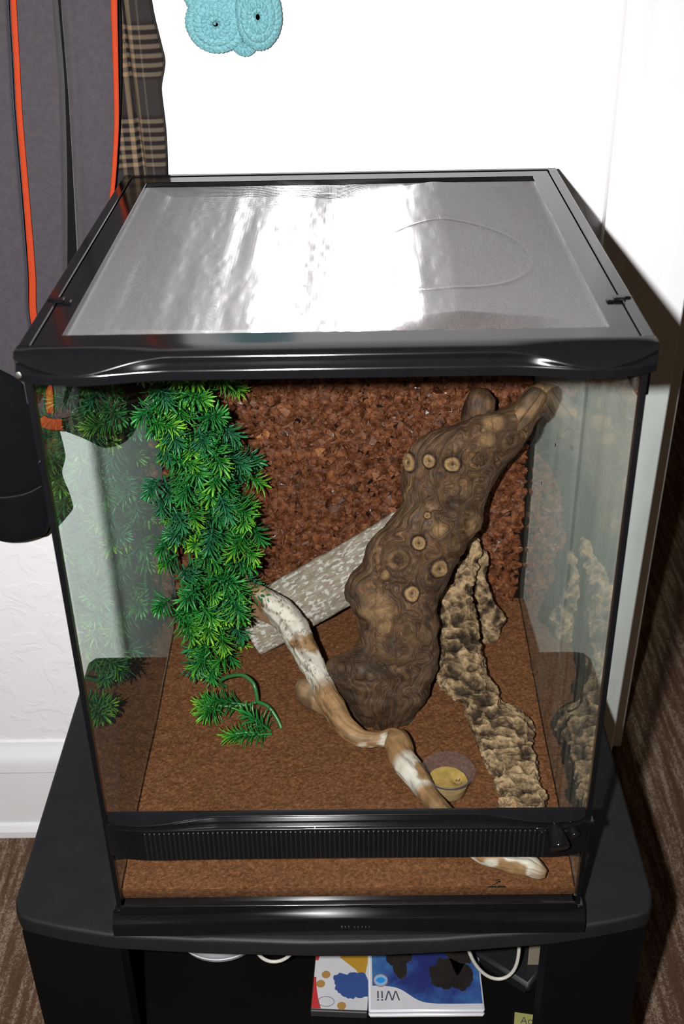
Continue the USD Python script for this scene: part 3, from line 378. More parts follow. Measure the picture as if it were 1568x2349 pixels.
EXTRA_KNOTS = [[.128, .349, .300, .013, 3], [.104, .326, .262, .011, 2], [.118, .330, .245, .010, 3], [.060, .309, .232, .010, 3], [.082, .277, .150, .012, 3], [.038, .2620, .105, .012, 3], [.072, .262, .118, .011, 2], [.098, .303, .212, .009, 3], [.150, .352, .338, .012, 3], [.112, .352, .318, .007, 2], [.060, .296, .200, .006, 2]]
kl, kd, bump = np.zeros(len(P)), np.zeros(len(P)), np.zeros(len(P))
ga = ac + .011 * (fbm(P * 28, 3, 3) - .5) * 2; gs_ = ss + .006 * (fbm(P * 22, 2, 8) - .5)
for kx, ky, kz, r, kind in KNOTS + EXTRA_KNOTS:
    v = P - np.array([kx, ky, kz]); d = np.linalg.norm(v, axis=1); along = v @ tan; across = np.sign(v @ RIGHT) * np.sqrt(np.maximum(d ** 2 - along ** 2, 0)); w = np.exp(-(d / (2.6 * r)) ** 2)
    flow = across * r * r / (d ** 2 + .25 * r * r); ga = ga + 1.1 * w * (np.sign(across) * r * .8 - across) * np.exp(-(d / (1.7 * r)) ** 2) * 0 - flow * w * 1.0
    rr = d / r * (1 + .25 * (fbm(P * 120, 2, int(kx * 1e4) % 50) - .5))
    if kind == 1:
        kl = np.maximum(kl, np.clip((1.02 - rr) / .14, 0, 1)); kd = np.maximum(kd, .9 * np.exp(-((rr - 1.12) / .15) ** 2)); kd = np.maximum(kd, .8 * np.exp(-((rr - .45) / .09) ** 2) * .6); kd = np.maximum(kd, np.clip((.26 - rr) / .1, 0, 1) * .85)
        bump += .0026 * np.clip((1.15 - rr) / .3, 0, 1) - .0034 * np.exp(-(rr / .3) ** 2) - .0012 * np.exp(-((rr - 1.2) / .2) ** 2)
    elif kind == 2:
        kl = np.maximum(kl, .75 * np.clip((1.05 - rr) / .5, 0, 1) * np.clip(-.15 + 1.9 * fbm(P * 95, 3, 4), 0, 1)); bump += .0045 * (r / .02) * np.exp(-(rr / .75) ** 2)
        ga = ga + .006 * w * np.sin(d / r * 5)
    else:
        kd = np.maximum(kd, .38 * np.clip((1.0 - rr) / .6, 0, 1) * np.clip(2 * fbm(P * 80, 3, 14), 0, 1)); kl = np.maximum(kl, .22 * np.exp(-((rr - 1.0) / .16) ** 2) * np.clip(1.6 * fbm(P * 60, 2, 15), 0, 1)); bump += .0012 * np.sin(np.clip(rr, 0, 1.3) * 5) * np.exp(-(rr / .8) ** 2); ga = ga + .012 * w * np.cos(d / r * 4)
G = np.stack([ga, gs_, 0 * ga], 1)
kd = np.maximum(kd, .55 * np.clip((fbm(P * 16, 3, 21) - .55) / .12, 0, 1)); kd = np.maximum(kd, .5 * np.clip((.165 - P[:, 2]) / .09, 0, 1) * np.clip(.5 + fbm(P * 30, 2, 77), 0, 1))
groove = fbm(np.stack([ga * 270, gs_ * 20, 0 * ga], 1), 3, 6) - .5
displaced(tr, bump + .0085 * (fbm(P * 20, 3, 1) - .5) + .0048 * (fbm(P * 62, 3, 12) - .5) + .0012 * groove + .0050 * (abs(fbm(P * 40, 3, 71) - .5) * 2))
ty = thing('driftwood_trunk', 'thick dark brown gnarled driftwood trunk leaning to the right rear corner', 'driftwood')
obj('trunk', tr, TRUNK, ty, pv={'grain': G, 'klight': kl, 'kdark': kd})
def nub(name, spine, radii, parent, mt, seed, M=60, N=36, light=0., amp=.003):
    C = resample(np.c_[np.array(spine), radii], M); m = tube(C[:, :3], C[:, 3], sides=N); Q = np.array(m.vertices); s = np.r_[np.repeat(np.linspace(0, .05, M), N), 0, .05]; a = np.r_[np.tile(np.arange(N) * .0012, M), 0, 0]
    g = a + .008 * (fbm(Q * 45, 2, seed) - .5); displaced(m, amp * (fbm(Q * 60, 3, seed) - .5) + .0012 * (fbm(np.stack([g * 260, s * 20, 0 * s], 1), 2, seed) - .5))
    return obj(name, m, mt, parent, pv={'grain': np.stack([g, s, 0 * s], 1), 'klight': np.full(len(m.vertices), light) * fbm(Q * 50, 2, seed + 1), 'kdark': np.clip((fbm(Q * 40, 3, seed + 2) - .5) * 5, 0, .8)})
nub('stub', [(.150, .400, .352), (.153, .403, .372), (.157, .405, .388), (.160, .406, .395)], [.016, .018, .015, .004], ty, TRUNK, 31)
nub('branch_tip', [(.176, .372, .350), (.190, .371, .368), (.199, .375, .380), (.209, .380, .392), (.2165, .384, .402), (.2185, .385, .405)], [.004, .0095, .0125, .0125, .0100, .003], ty, TRUNK, 41, light=.9, amp=.003)
nub('stub', [(.105, .372, .250), (.086, .368, .243), (.076, .366, .238), (.072, .365, .236)], [.016, .013, .010, .003], ty, TRUNK, 37)

# ---------------------------------------------------------------- pale branch
br = thing('pale_branch', 'slender crooked pale branch with chalky white patches lying across the bedding', 'branch')
C = resample(np.array(BRANCH_PTS), 330); C = gaussian_filter1d(C, 1.2, axis=0, mode='nearest'); N = 64
m = tube(C[:, :3], C[:, 3], sides=N); P = np.array(m.vertices); M = len(C); sl = np.r_[0, np.cumsum(np.linalg.norm(np.diff(C[:, :3], axis=0), axis=1))]
s = np.r_[np.repeat(sl, N), 0, sl[-1]]; th = np.r_[np.tile(np.arange(N) * 2 * np.pi / N, M), 0, 0]; a = th * .012 + s * .12
g = a + .006 * (fbm(P * 40, 3, 2) - .5)
f = s / sl[-1]; nz = fbm(P * 38, 3, 9); nf = fbm(P * 170, 3, 10)
def win(x, a, b, w): return np.clip((x - a) / w, 0, 1) * np.clip((b - x) / w, 0, 1)
wt = win(f, .035, .335, .04) * np.clip((nz - .33) / .08, 0, 1) + 1.0 * win(f, .60, .705, .02) * np.clip((nz - .30) / .06, 0, 1) + .9 * win(f, .80, 1.0, .03) * np.clip((nz - .50) / .05, 0, 1) + .8 * win(f, .30, .55, .03) * np.clip((nz - .62) / .04, 0, 1)
wt = np.clip(wt, 0, 1) * np.clip(1.25 - 2.2 * np.clip(nf - .55, 0, 1), .3, 1)
crk = np.exp(-((fbm(P * np.array([70, 70, 70]), 3, 91) - .5) / .010) ** 2); dk = .85 * crk * win(f, .0, .36, .05) + .5 * np.clip((nf - .66) / .05, 0, 1) * win(f, .02, .34, .05) + .35 * win(f, .70, .80, .02) * np.clip((nz - .42) / .1, 0, 1) + .5 * np.clip((fbm(np.stack([g * 300, s * 25, 0 * s], 1), 2, 3) - .62) / .08, 0, 1)
displaced(m, .0050 * (fbm(P * 34, 3, 5) - .5) + .0016 * (fbm(np.stack([g * 240, s * 18, 0 * s], 1), 3, 7) - .5) + .0012 * (nf - .5) * (wt > .3) - .0010 * crk * (f < .36) + .0030 * (fbm(P * 75, 2, 15) - .5))
obj('branch_stem', m, BRANCH, br, pv={'grain': np.stack([g, s, 0 * s], 1), 'klight': wt, 'kdark': np.clip(dk, 0, 1)})
sp = resample(np.array(STRIP_PTS), 60); w = np.interp(np.linspace(0, 1, 60), [0, .1, .35, .6, .8, 1], [.002, .0055, .0085, .011, .010, .003])
m = tube(sp, w, sides=20, flat=.28); Q = np.array(m.vertices); displaced(m, .002 * (fbm(Q * 90, 3, 3) - .5))
PEEL = noisy('peeling_bark', [(0, (.06, .025, .012)), (.5, (.17, .085, .040)), (1, (.28, .16, .08))], scale=60, stretch=(1, 1, .25), rough=.8, bump=.4)
obj('peeling_bark', m, PEEL, br, label='brown curl of loose bark', smooth=True)
nub('side_stub', STUB_PTS, [.012, .0145, .0165, .008], br, BRANCH, 44, light=.15, amp=.004)

# ---------------------------------------------------------------- flat grey bark slab
sl_ = thing('bark_slab', 'flat grey wood slab with whitish lichen spots leaning behind the driftwood trunk', 'wood slab')
A0, A1, B0, B1 = map(np.array, ((-.1395, .396, .112), (.0985, .436, .2440), (-.1080, .3585, .0600), (.1000, .4020, .1650)))
nu, nv = 150, 50; U, Vv = np.meshgrid(np.linspace(0, 1, nu), np.linspace(0, 1, nv), indexing='ij')
def slab_face(o):
    top = A0 + (A1 - A0) * U[..., None]; bot = B0 + (B1 - B0) * U[..., None]; Pp = top + (bot - top) * Vv[..., None]
    e = .0045 * (fbm(np.stack([U * 7, 0 * U + 3 * (Vv > .5), 0 * U], -1), 3, 2) - .5); nrm = np.cross(A1 - A0, B0 - A0); nrm /= np.linalg.norm(nrm); nrm = nrm if nrm[1] < 0 else -nrm
    d = (bot - top); d /= np.linalg.norm(d, axis=-1, keepdims=True); Pp = Pp + d * (e * (2 * Vv - 1) * abs(2 * Vv - 1))[..., None]
    bow = .010 * (1 - (2 * Vv - 1) ** 2) + .0024 * (fbm(np.stack([U * 9, Vv * 4, 0 * U], -1), 3, 5) - .5) - .002 * (abs(2 * Vv - 1) > .97)
    return Pp + nrm * (bow - o)[..., None]
f0, f1 = slab_face(0.), slab_face(.0065); Q = np.concatenate([f0, f1[:, ::-1]], 1); m = loft(Q)
G = np.concatenate([np.stack([U * .25, Vv * .08, 0 * U], -1), np.stack([U[:, ::-1] * .25, Vv[:, ::-1] * .08, 0 * U + 1], -1)], 1).reshape(-1, 3); G = np.vstack([G, [[0, .04, 0]], [[.25, .04, 0]]])
obj('slab', m, SLAB, sl_, pv={'grain': G})

# ---------------------------------------------------------------- cork bark
ck = thing('cork_bark', 'rough tan and grey cork bark piece along the right glass wall', 'cork bark')
def cork(name, rows, M, N, amp, seed, label=None):
    m, ac, ss, R = wood_from_rows(rows, M, N, 1.2, .6); P = np.array(m.vertices)
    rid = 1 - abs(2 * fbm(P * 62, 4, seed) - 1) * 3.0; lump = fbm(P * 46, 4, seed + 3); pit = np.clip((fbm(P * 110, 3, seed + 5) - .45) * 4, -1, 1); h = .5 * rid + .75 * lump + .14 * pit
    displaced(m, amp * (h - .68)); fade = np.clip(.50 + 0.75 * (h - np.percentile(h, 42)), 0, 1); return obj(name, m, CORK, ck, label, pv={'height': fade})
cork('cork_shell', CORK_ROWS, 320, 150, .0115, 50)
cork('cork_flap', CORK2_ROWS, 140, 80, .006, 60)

# ---------------------------------------------------------------- food cup
CUPX, CUPY, CUPZ = .1065, .1330, .0535
CLEAR = mat('clear_cup_plastic', {'t': ('transparent_bsdf', dict(color=(.95, .94, .95))), 'p': ('principled_bsdf', dict(base_color=(.42, .39, .44), roughness=.10)), 'f': ('layer_weight', dict(blend=.28)), 'r': ('rgb_ramp', {'ramp': [(0, (.03,) * 3), (.6, (.12,) * 3), (1, (.7,) * 3)]}), 'x': ('mix_closure', {})}, [('f.facing', 'r.fac'), ('r.color', 'x.fac'), ('t.BSDF', 'x.closure1'), ('p.BSDF', 'x.closure2')], 'x.closure')
cu = thing('food_cup', 'small clear plastic cup of mustard-coloured food between branch and cork bark', 'cup', (CUPX, CUPY, CUPZ))
prof = [(0, 0), (.0185, 0), (.0195, .0012), (.0258, .0265), (.0285, .0272), (.0288, .0284), (.0280, .0290), (.0252, .0286), (.0187, .0022), (0, .0014)]
m = trimesh.creation.revolve(np.array(prof), sections=56); obj('cup_body', m, CLEAR, cu, smooth=40)
FOOD = noisy('mustard_food', [(0, (.16, .09, .02)), (.45, (.34, .215, .062)), (1, (.40, .27, .09))], scale=120, rough=.4, bump=.3)
th = np.linspace(0, 2 * np.pi, 48, endpoint=False); rr = np.linspace(0, 1, 14)
surf = np.array([[(r * .0215 * np.cos(t), r * .0215 * np.sin(t), .0125 + .002 * (fbm(np.array([[r * np.cos(t) * 3, r * np.sin(t) * 3, 1]]), 2, 5)[0] - .5) - .0062 * np.exp(-((r * np.cos(t) - .5) ** 2 + (r * np.sin(t) - .1) ** 2) / .10)) for t in th] for r in rr[1:]])
bot = np.array([[(.0192 * np.cos(t), .0192 * np.sin(t), .0020) for t in th]]); obj('food', loft(np.concatenate([surf, bot], 0)), FOOD, cu, smooth=60)
m = [trimesh.creation.icosphere(1, r).apply_translation((.0095 + .007 * np.cos(q), .002 + .006 * np.sin(q * 1.7), .0070)) for q, r in zip(np.arange(14) * 1.3, np.linspace(.0008, .0024, 14))]
obj('food_crumbs', cat_(*m), noisy('dried_food', [(0, (.05, .03, .015)), (1, (.16, .10, .05))], scale=300, rough=.8), cu, kind='stuff', smooth=True)

# ---------------------------------------------------------------- hanging plastic plant
pl = thing('plastic_plant', 'bushy green plastic plant with needle leaves hanging down the left rear corner', 'artificial plant')
def needle(base, d, up, L, w):
    side = np.cross(d, up); side /= np.linalg.norm(side) + 1e-9; nrm = np.cross(side, d); st_ = np.array([0, .3, .72, 1.]); ww = np.array([.5, 1., .98, .5]) * w; cv = np.array([0, .03, .0, -.10]) * L
    V = []
    for k in range(4):
        c = base + d * L * st_[k] + nrm * cv[k]; V += [c + side * ww[k], c + nrm * ww[k] * .30, c - side * ww[k], c - nrm * ww[k] * .45]
    V.append(base + d * L * 1.05 + nrm * cv[3] * 1.1); F = []
    for k in range(3):
        for j in range(4):
            a, b = k * 4 + j, k * 4 + (j + 1) % 4; F += [(a, b, b + 4), (a, b + 4, a + 4)]
    F += [(12, 13, 16), (13, 14, 16), (14, 15, 16), (15, 12, 16)]
    return np.array(V), np.array(F), np.r_[np.repeat(st_, 4), 1.05]
def sprig(p, axis, L, nn, mt, nl=.0180, clamp=True):
    axis = axis / np.linalg.norm(axis); a = np.cross(axis, [.3, .2, .9]); a /= np.linalg.norm(a); b = np.cross(axis, a); V, F, T, o = [], [], [], 0
    for k in range(nn):
        u = (k + .5) / nn; u = u ** .85; ph = k * 2.399963; spread = (1.15 - .75 * u ** 2) * rng.uniform(.85, 1.15); out = np.cos(ph) * a + np.sin(ph) * b; d = axis * np.cos(spread) + out * np.sin(spread); d = d + rng.normal(0, .08, 3); d /= np.linalg.norm(d)
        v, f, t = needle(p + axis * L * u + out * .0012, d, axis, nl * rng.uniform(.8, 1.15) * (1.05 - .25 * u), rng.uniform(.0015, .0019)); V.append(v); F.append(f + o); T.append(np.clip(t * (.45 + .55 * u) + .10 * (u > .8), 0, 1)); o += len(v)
    s = tube(np.array([p - axis * .004, p + axis * L * .5, p + axis * L]), np.array([.0013, .0012, .0008]), sides=5); V.append(np.array(s.vertices)); F.append(np.array(s.faces) + o); T.append(np.full(len(s.vertices), .3))
    V = np.vstack(V)
    if clamp: V[:, 0] = np.maximum(V[:, 0], -.2215); V[:, 1] = np.minimum(V[:, 1], .4445)
    V[:, 2] = np.maximum(V[:, 2], ground(V[:, 0], np.clip(V[:, 1], .01, .46)) + .0005); V[:, 2] = np.minimum(V[:, 2], .604)
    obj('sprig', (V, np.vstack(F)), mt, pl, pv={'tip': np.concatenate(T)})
xr = PchipInterpolator([.06, .10, .15, .2, .25, .30, .36, .44, .52, .60], [-.150, -.142, -.127, -.118, -.110, -.117, -.132, -.142, -.146, -.15]); xl = PchipInterpolator([.06, .12, .2, .4, .6], [-.182, -.196, -.205, -.207, -.208])
spots = []
for k in range(4000):
    z = rng.uniform(.085, .585); x = rng.uniform(float(xl(z)), float(xr(z))); y = rng.uniform(.325, .425) if z > .22 else rng.uniform(.295, .40)
    y = y - .05 * np.clip((x + .2) / .1, 0, 1) * 0 + .0; q = np.array([x, y, z])
    if all(np.linalg.norm((q - o) * [1, .6, 1]) > .0165 for o in spots): spots.append(q)
    if len(spots) >= 205: break
for q in spots:
    out = np.array([rng.normal(.25, .65), rng.normal(-.75, .35), rng.normal(-.55, .55)]); w = rng.random()
    sprig(q, out, rng.uniform(.016, .032), int(rng.integers(30, 44)), LEAVES[rng.choice(4, p=[.34, .30, .22, .14])])
for k, (x, dx) in enumerate(((-.200, .004), (-.192, -.006), (-.178, .008), (-.165, .0), (-.15, -.008))):
    zz = np.linspace(.598, .10 + .02 * k, 14); yy = .432 - .05 * np.sin(np.linspace(0, 2.2, 14)) - .004 * k; xx = x + dx * np.sin(zz * 22 + k) ; obj('vine', tube(np.stack([xx, yy, zz], 1), .0016, 50, 8), STEM, pl, smooth=True)
obj('vine', tube(np.array(VINE_A), .0022, 40, 10), STEM, pl, smooth=True); obj('vine', tube(np.array(VINE_B), .0022, 40, 10), STEM, pl, smooth=True)
obj('vine', tube(np.array(VINE_C), .0016, 30, 8), STEM, pl, smooth=True); obj('vine', tube(np.array(VINE_D), .0016, 30, 8), STEM, pl, smooth=True)
sprig(np.array([-.1235, .262, .0655]), np.array([-.05, 0, .008]), .040, 54, LEAVES[0]); sprig(np.array([-.150, .260, .066]), np.array([-.6, -.75, .05]), .022, 40, LEAVES[1]); sprig(np.array([-.152, .262, .066]), np.array([-1, -.4, .3]), .020, 36, LEAVES[3])
sprig(np.array([-.0905, .223, .054]), np.array([-.05, -.008, .004]), .044, 56, LEAVES[1]); sprig(np.array([-.0900, .226, .058]), np.array([-.04, .030, .010]), .036, 44, LEAVES[0])

# ---------------------------------------------------------------- clothes hanging on the wall at the left
def cloth(name, zs, L, Rr, yf, mt, parent, th=.008, nu=110, nz=150, pw=3.0, pv=False, **kw):
    z = np.linspace(zs[0], zs[-1], nz); fl, fr = (PchipInterpolator(zs[::-1], np.array(q)[::-1]) if zs[0] > zs[-1] else PchipInterpolator(zs, q) for q in (L, Rr)); u = np.linspace(0, 1, nu)
    X = fl(z)[:, None] + (fr(z) - fl(z))[:, None] * u; Z = np.broadcast_to(z[:, None], X.shape); Yf = yf(X, Z) + th * .8 * abs(2 * u - 1)[None] ** (2 * pw); Yb = np.maximum(Yf + .0015, yf(X, Z) * 0 + yf(X, Z).mean() + th)
    Q = np.concatenate([np.stack([X, Yf, Z], -1), np.stack([X, Yb, Z], -1)[:, ::-1]], 1); m = loft(Q)
    g = np.vstack([np.concatenate([np.stack([X, 0 * X, Z], -1), np.stack([X, 0 * X, Z], -1)[:, ::-1]], 1).reshape(-1, 3), [[0, 0, 0], [0, 0, 0]]])
    return obj(name, m, mt, parent, smooth=True, pv={'grain': g} if pv else None, **kw)
foldx = PchipInterpolator(*np.array([(z, x) for x, _, z in FOLD][::-1]).T); p1x = PchipInterpolator(*np.array(sorted((z, x) for x, _, z in PIP1)).T); p2l = PchipInterpolator(*np.array(sorted((z, x) for x, _, z in PIP2L)).T); p2r = PchipInterpolator(*np.array(sorted((z, x) for x, _, z in PIP2R)).T)
jk = thing('grey_jacket', 'grey fleece jacket with orange piping hanging left of the terrarium', 'jacket')
ex = lambda f, z, a, b: f(np.clip(z, a, b))
def jy(X, Z):
    fx = ex(foldx, Z, .478, .7966) ; dd = (X - fx); y = .474 + .005 * np.sin(X * 38 + 2 * np.sin(Z * 3)) + .006 * (fbm(np.stack([X * 9, Z * 2.2, 0 * X], -1), 3, 4) - .5)
    wd = .0022 + .0035 * np.clip((.72 - Z) / .25, 0, 1); y = y + .034 * np.exp(-(dd / wd) ** 2) + .004 * np.exp(-((dd - .012) / .006) ** 2) * -1
    y = y + .010 * np.exp(-((X - ex(p1x, Z, .3432, .8136) + .0062) / .0016) ** 2); return y
zz = [1.02, .9, .81, .733, .677, .641, .6134, .594, .54, .46, .40, .322]
cloth('jacket_body', zz, [-.80] * 10 + [-.80, -.80], [-.224, -.224, -.2236, -.2305, -.2351, -.2413, -.2465, -.252, -.268, -.292, -.306, -.331], jy, JERSEY, jk, th=.03, nu=420, nz=170)
def strip(name, path, w, mt, parent, y=None, n=90, flat=.35, **kw):
    C = resample(np.array(path, float), n); t = np.gradient(C, axis=0); t /= np.linalg.norm(t, axis=1, keepdims=True); s = np.cross(t, [0, 1., 0]); s /= np.linalg.norm(s, axis=1, keepdims=True); th = np.arange(12) * 2 * np.pi / 12; w = np.broadcast_to(w, n) if np.ndim(w) == 0 else np.interp(np.linspace(0, 1, n), np.linspace(0, 1, len(w)), w)
    return obj(name, loft(C[:, None] + w[:, None, None] / 2 * (np.cos(th)[None, :, None] * s[:, None] + flat * np.sin(th)[None, :, None] * np.array([0, 1., 0]))), mt, parent, smooth=True, **kw)
P1 = [(x, float(jy(np.array(x + .004), np.array(z))) - .0015 if z > .36 else .470, z) for x, _, z in [(-.318, 0, .92)] + [tuple(q) for q in PIP1]]
strip('orange_piping', P1, [.006, .0062, .0062, .0066, .0078, .0088, .0090], ORANGE, jk, label='orange piping')
strip('seam_stitching', [(x - .0058, y - .0002, z) for x, y, z in P1], .0022, NAVY, jk)
P2 = [((p2l(z) + p2r(z)) / 2, .481, z) for z in np.linspace(.5936, .8106, 14)[::-1]]
strip('orange_piping', [(P2[0][0], .481, 1.0)] + [tuple(map(float, q)) for q in P2] + [(-.256, .482, .575)], [.0085, .0085, .0080, .0060, .0052, .0050], ORANGE, jk, label='orange piping', flat=.5)
strip('hem_band', [(-.3640, .467, .3370), (-.3610, .466, .3340), (-.3570, .466, .3315), (-.350, .467, .3290), (-.3385, .469, .3275)], .016, ORANGE, jk, n=40, label='orange hem')
cloth('lining', [.80, .60, .34], [-.300, -.315, -.352], [-.219, -.246, -.338], lambda X, Z: .494 + 0 * X, plain('dark_lining', (.006, .006, .007), .9, .1), jk, th=.004, nu=30, nz=60)
ps = thing('plaid_shirt', 'dark grey wool plaid shirt with tan stripes hanging behind the grey jacket', 'shirt')
pz = [1.0, .87, .792, .7441, .7321, .6993, .6626, .6154, .539, .4668, .3848, .3213, .296]
py = lambda X, Z: .505 + .0045 * np.sin(X * 75 + .8 * np.sin(Z * 9)) + .007 * np.exp(-((X + .2155 + .03 * (Z - .6)) / .0028) ** 2) + .004 * (fbm(np.stack([X * 20, Z * 6, 0 * X], -1), 2, 3) - .5)
cloth('shirt_panel', pz, [-.40, -.39, -.38, -.375, -.374, -.37, -.368, -.366, -.362, -.357, -.352, -.349, -.347], [-.19, -.19, -.1913, -.1851, -.1832, -.1901, -.1892, -.1915, -.2009, -.2116, -.2303, -.2503, -.2641], py, PLAID, ps, th=.012, nu=180, pv=True)
cloth('shirt_tail', [.300, .296, .2905, .284, .2785, .2762], [-.349, -.346, -.3385, -.328, -.316, -.305], [-.262, -.264, -.268, -.275, -.289, -.300], py, PLAID, ps, th=.012, nu=90, nz=24, pv=True)
bs = thing('black_sleeve', 'cuffed sleeve end of a black garment hanging lowest at the left edge', 'sleeve')
sv = [(.428, -.470, .020), (.418, -.458, .035), (.40, -.445, .047), (.38, -.434, .053), (.36, -.427, .0555), (.32, -.421, .0555), (.28, -.418, .0495), (.245, -.420, .0485), (.240, -.421, .0465), (.235, -.421, .0480), (.21, -.423, .048), (.195, -.424, .047), (.180, -.424, .0445), (.172, -.423, .041), (.168, -.418, .034)]
C = resample(np.array([(x, .482, z, w) for z, x, w in sv]), 150); th = np.arange(64) * 2 * np.pi / 64
Q = C[:, None, :3] + C[:, 3][:, None, None] * np.stack([np.cos(th), .62 * np.sin(th) * (1 + .12 * np.sin(th * 3)), 0 * th], -1)[None]; m = loft(Q); V = np.array(m.vertices); displaced(m, .004 * (fbm(V * 22, 3, 4) - .5)); obj('sleeve', m, BLACKCLOTH, bs, smooth=True)
strip('cuff_seam', [(-.466, .458, .244), (-.44, .4515, .240), (-.42, .4495, .2385), (-.40, .4515, .240), (-.375, .464, .246)], .0022, noisy('black_seam', [(0, (.01, .011, .012)), (1, (.02, .021, .023))], scale=300, rough=.8), bs, n=40, flat=.8)
cm = thing('olive_garment', 'olive brown garment just showing behind the black sleeve through the side glass', 'garment')
cloth('garment_panel', [.44, .3182, .2879, .2569, .2286, .1995, .1797, .160, .1427], [-.46, -.46, -.46, -.46, -.455, -.45, -.445, -.44, -.425], [-.372, -.3665, -.3602, -.3582, -.3662, -.3608, -.3591, -.3722, -.392], lambda X, Z: .514 + .004 * np.sin(X * 90 + Z * 20), CAMO, cm, th=.012, nu=60, nz=90)

# ---------------------------------------------------------------- crocheted ornament on the wall
co = thing('crochet_ornament', 'teal crocheted flower hanging high on the white wall', 'ornament')
def petal(cx, cz, rx, rz, y0, rows=4, tilt=0., bulge=.009, ph=0.):
    nr, nt = 64, 300; rr = np.linspace(.085, 1, nr); t = np.arange(nt) * 2 * np.pi / nt; Rg, Tg = np.meshgrid(rr, t, indexing='ij'); row = Rg * rows; fr = row - np.floor(row); ki = np.floor(row)
    N = np.maximum(np.round(9 + 8.5 * ki), 6); sl = np.where(ki % 2 == 0, 1., -1.); st_ = abs(np.sin(N * Tg / 2 + sl * fr * 1.5 + ki * 1.7 + ph)) ** .7; body = (4 * fr * (1 - fr)) ** .5
    Pn = np.stack([Rg * np.cos(Tg) * 4 + cx * 90, Rg * np.sin(Tg) * 4, 0 * Rg], -1); h = .0030 * body * (.25 + .75 * st_) + .0024 * (fbm(Pn, 3, 3) - .5) + .0022 * (fbm(Pn * 5, 2, 8) - .5); ed = 1 + .012 * np.sin(N * Tg) * (Rg > .9) + .05 * (fbm(Pn * .6, 2, 5) - .5)
    X = cx + rx * Rg * ed * np.cos(Tg); Z = cz + rz * Rg * ed * np.sin(Tg); Y = y0 - bulge * (1 - Rg ** 2.4) + .007 * np.exp(-(Rg / .16) ** 2) + tilt * rx * Rg * np.cos(Tg) - h
    Yb = np.maximum(Y + .002, y0 + .004); Q = np.concatenate([np.stack([X, Y, Z], -1), np.stack([X, Yb, Z], -1)[::-1]], 0); q = obj('petal', loft(Q, cap=False), TEAL, co, smooth=True)
    th = np.arange(24) * 2 * np.pi / 24; obj('core', loft(np.array([[(cx + s * rx * np.cos(a), y0 + .0012, cz + s * rz * np.sin(a)) for a in th] for s in (.14, .13)])), TEAL_D, q, smooth=True)
petal(-.1265, .7645, .0325, .0300, .526); petal(-.1262, .7945, .0335, .0335, .530, ph=.5); petal(-.0815, .7715, .0240, .0345, .5235, tilt=.10, bulge=.014, ph=1.); petal(-.0830, .8150, .027, .034, .528, tilt=.08, ph=2.); petal(-.0985, .7480, .0160, .0175, .5290, rows=2, bulge=.004); petal(-.1040, .8330, .028, .030, .532, ph=.8)

# ---------------------------------------------------------------- things on the stand's shelf
def rotz(m, deg, c):
    m.apply_transform(trimesh.transformations.rotation_matrix(math.radians(deg), [0, 0, 1], [*c, 0])); return m
SZ = -.2497
gc = thing('game_case', 'white plastic game case with a blue cover lying upside down on the shelf', 'game case')
GW = noisy('white_case_plastic', [(0, (.50, .50, .54)), (1, (.60, .60, .64))], scale=12, rough=.35)
x0, x1, y0, y1 = .0195, .1540, .0730, .2630
obj('case_body', cat_(box(x0, x1, y0, y1, SZ, SZ + .0062, .0022), box(x0, x1, y0, y1, SZ + .0066, SZ + .0136, .0022)), GW, gc, smooth=40)
PAPER = noisy('white_cover_paper', [(0, (.36, .36, .37)), (.5, (.46, .46, .48)), (1, (.52, .52, .54))], scale=22, rough=.4); zt = SZ + .0136
obj('cover_sheet', extrude(sbox(x0 + .003, y0 + .002, x1 - .002, y1 - .003), zt, zt + .0003), PAPER, gc, smooth=False)
xs_ = np.linspace(x0 + .005, x1 - .002, 40); yc = y0 + .0085 + .0250 / (1 + np.exp((xs_ - x0 - .048) / .0075))
BLUE = noisy('blue_cover_print', [(0, (.010, .012, .06)), (.42, (.018, .026, .12)), (.56, (.03, .075, .22)), (.75, (.05, .16, .30)), (1, (.12, .22, .30))], scale=16, rough=.35, detail=4)
obj('blue_panel', extrude(Polygon([*zip(xs_, yc), (x1 - .002, y1 - .003), (x0 + .005, y1 - .003)]), zt + .0003, zt + .0005), BLUE, gc, smooth=False)
def blob(cx, cy, rx, ry, seed, n=40, amp=.55):
    t = np.arange(n) * 2 * np.pi / n; r = 1 + amp * (fbm(np.stack([np.cos(t) * 1.8 + seed, np.sin(t) * 1.8, 0 * t], 1), 4, seed) * 2 - 1); return Polygon(np.stack([cx + rx * r * np.cos(t), cy + ry * r * np.sin(t)], 1)).buffer(0)
DARKP = noisy('dark_cover_print', [(0, (.006, .006, .008)), (.6, (.020, .016, .014)), (.8, (.07, .05, .035)), (1, (.13, .10, .07))], scale=70, rough=.35)
for k, (cx, cy, rx, ry) in enumerate(((.056, .150, .017, .030), (.118, .122, .024, .026), (.128, .155, .016, .030))): obj('dark_print', extrude(blob(cx, cy, rx, ry, 3 + k), zt + .0005 + .00003 * k, zt + .0007), DARKP, gc, smooth=False)
obj('round_badge', extrude(Point(.0345, .1135).buffer(.0088, quad_segs=12), zt + .0005, zt + .00075), plain('badge_rim_print', (.22, .10, .10), .4), gc, smooth=False, label='round badge')
obj('round_badge', extrude(Point(.0345, .1135).buffer(.0078, quad_segs=12), zt + .00076, zt + .0009), plain('badge_pale_print', (.20, .34, .48), .4), gc, smooth=False)
obj('round_badge', extrude(Polygon([(.0285, .1135), (.031, .1165), (.0345, .1175), (.038, .1165), (.0405, .1135), (.038, .1105), (.0345, .1095), (.031, .1105)]), zt + .00091, zt + .00105), plain('badge_blue_print', (.02, .20, .55), .4), gc, smooth=False)
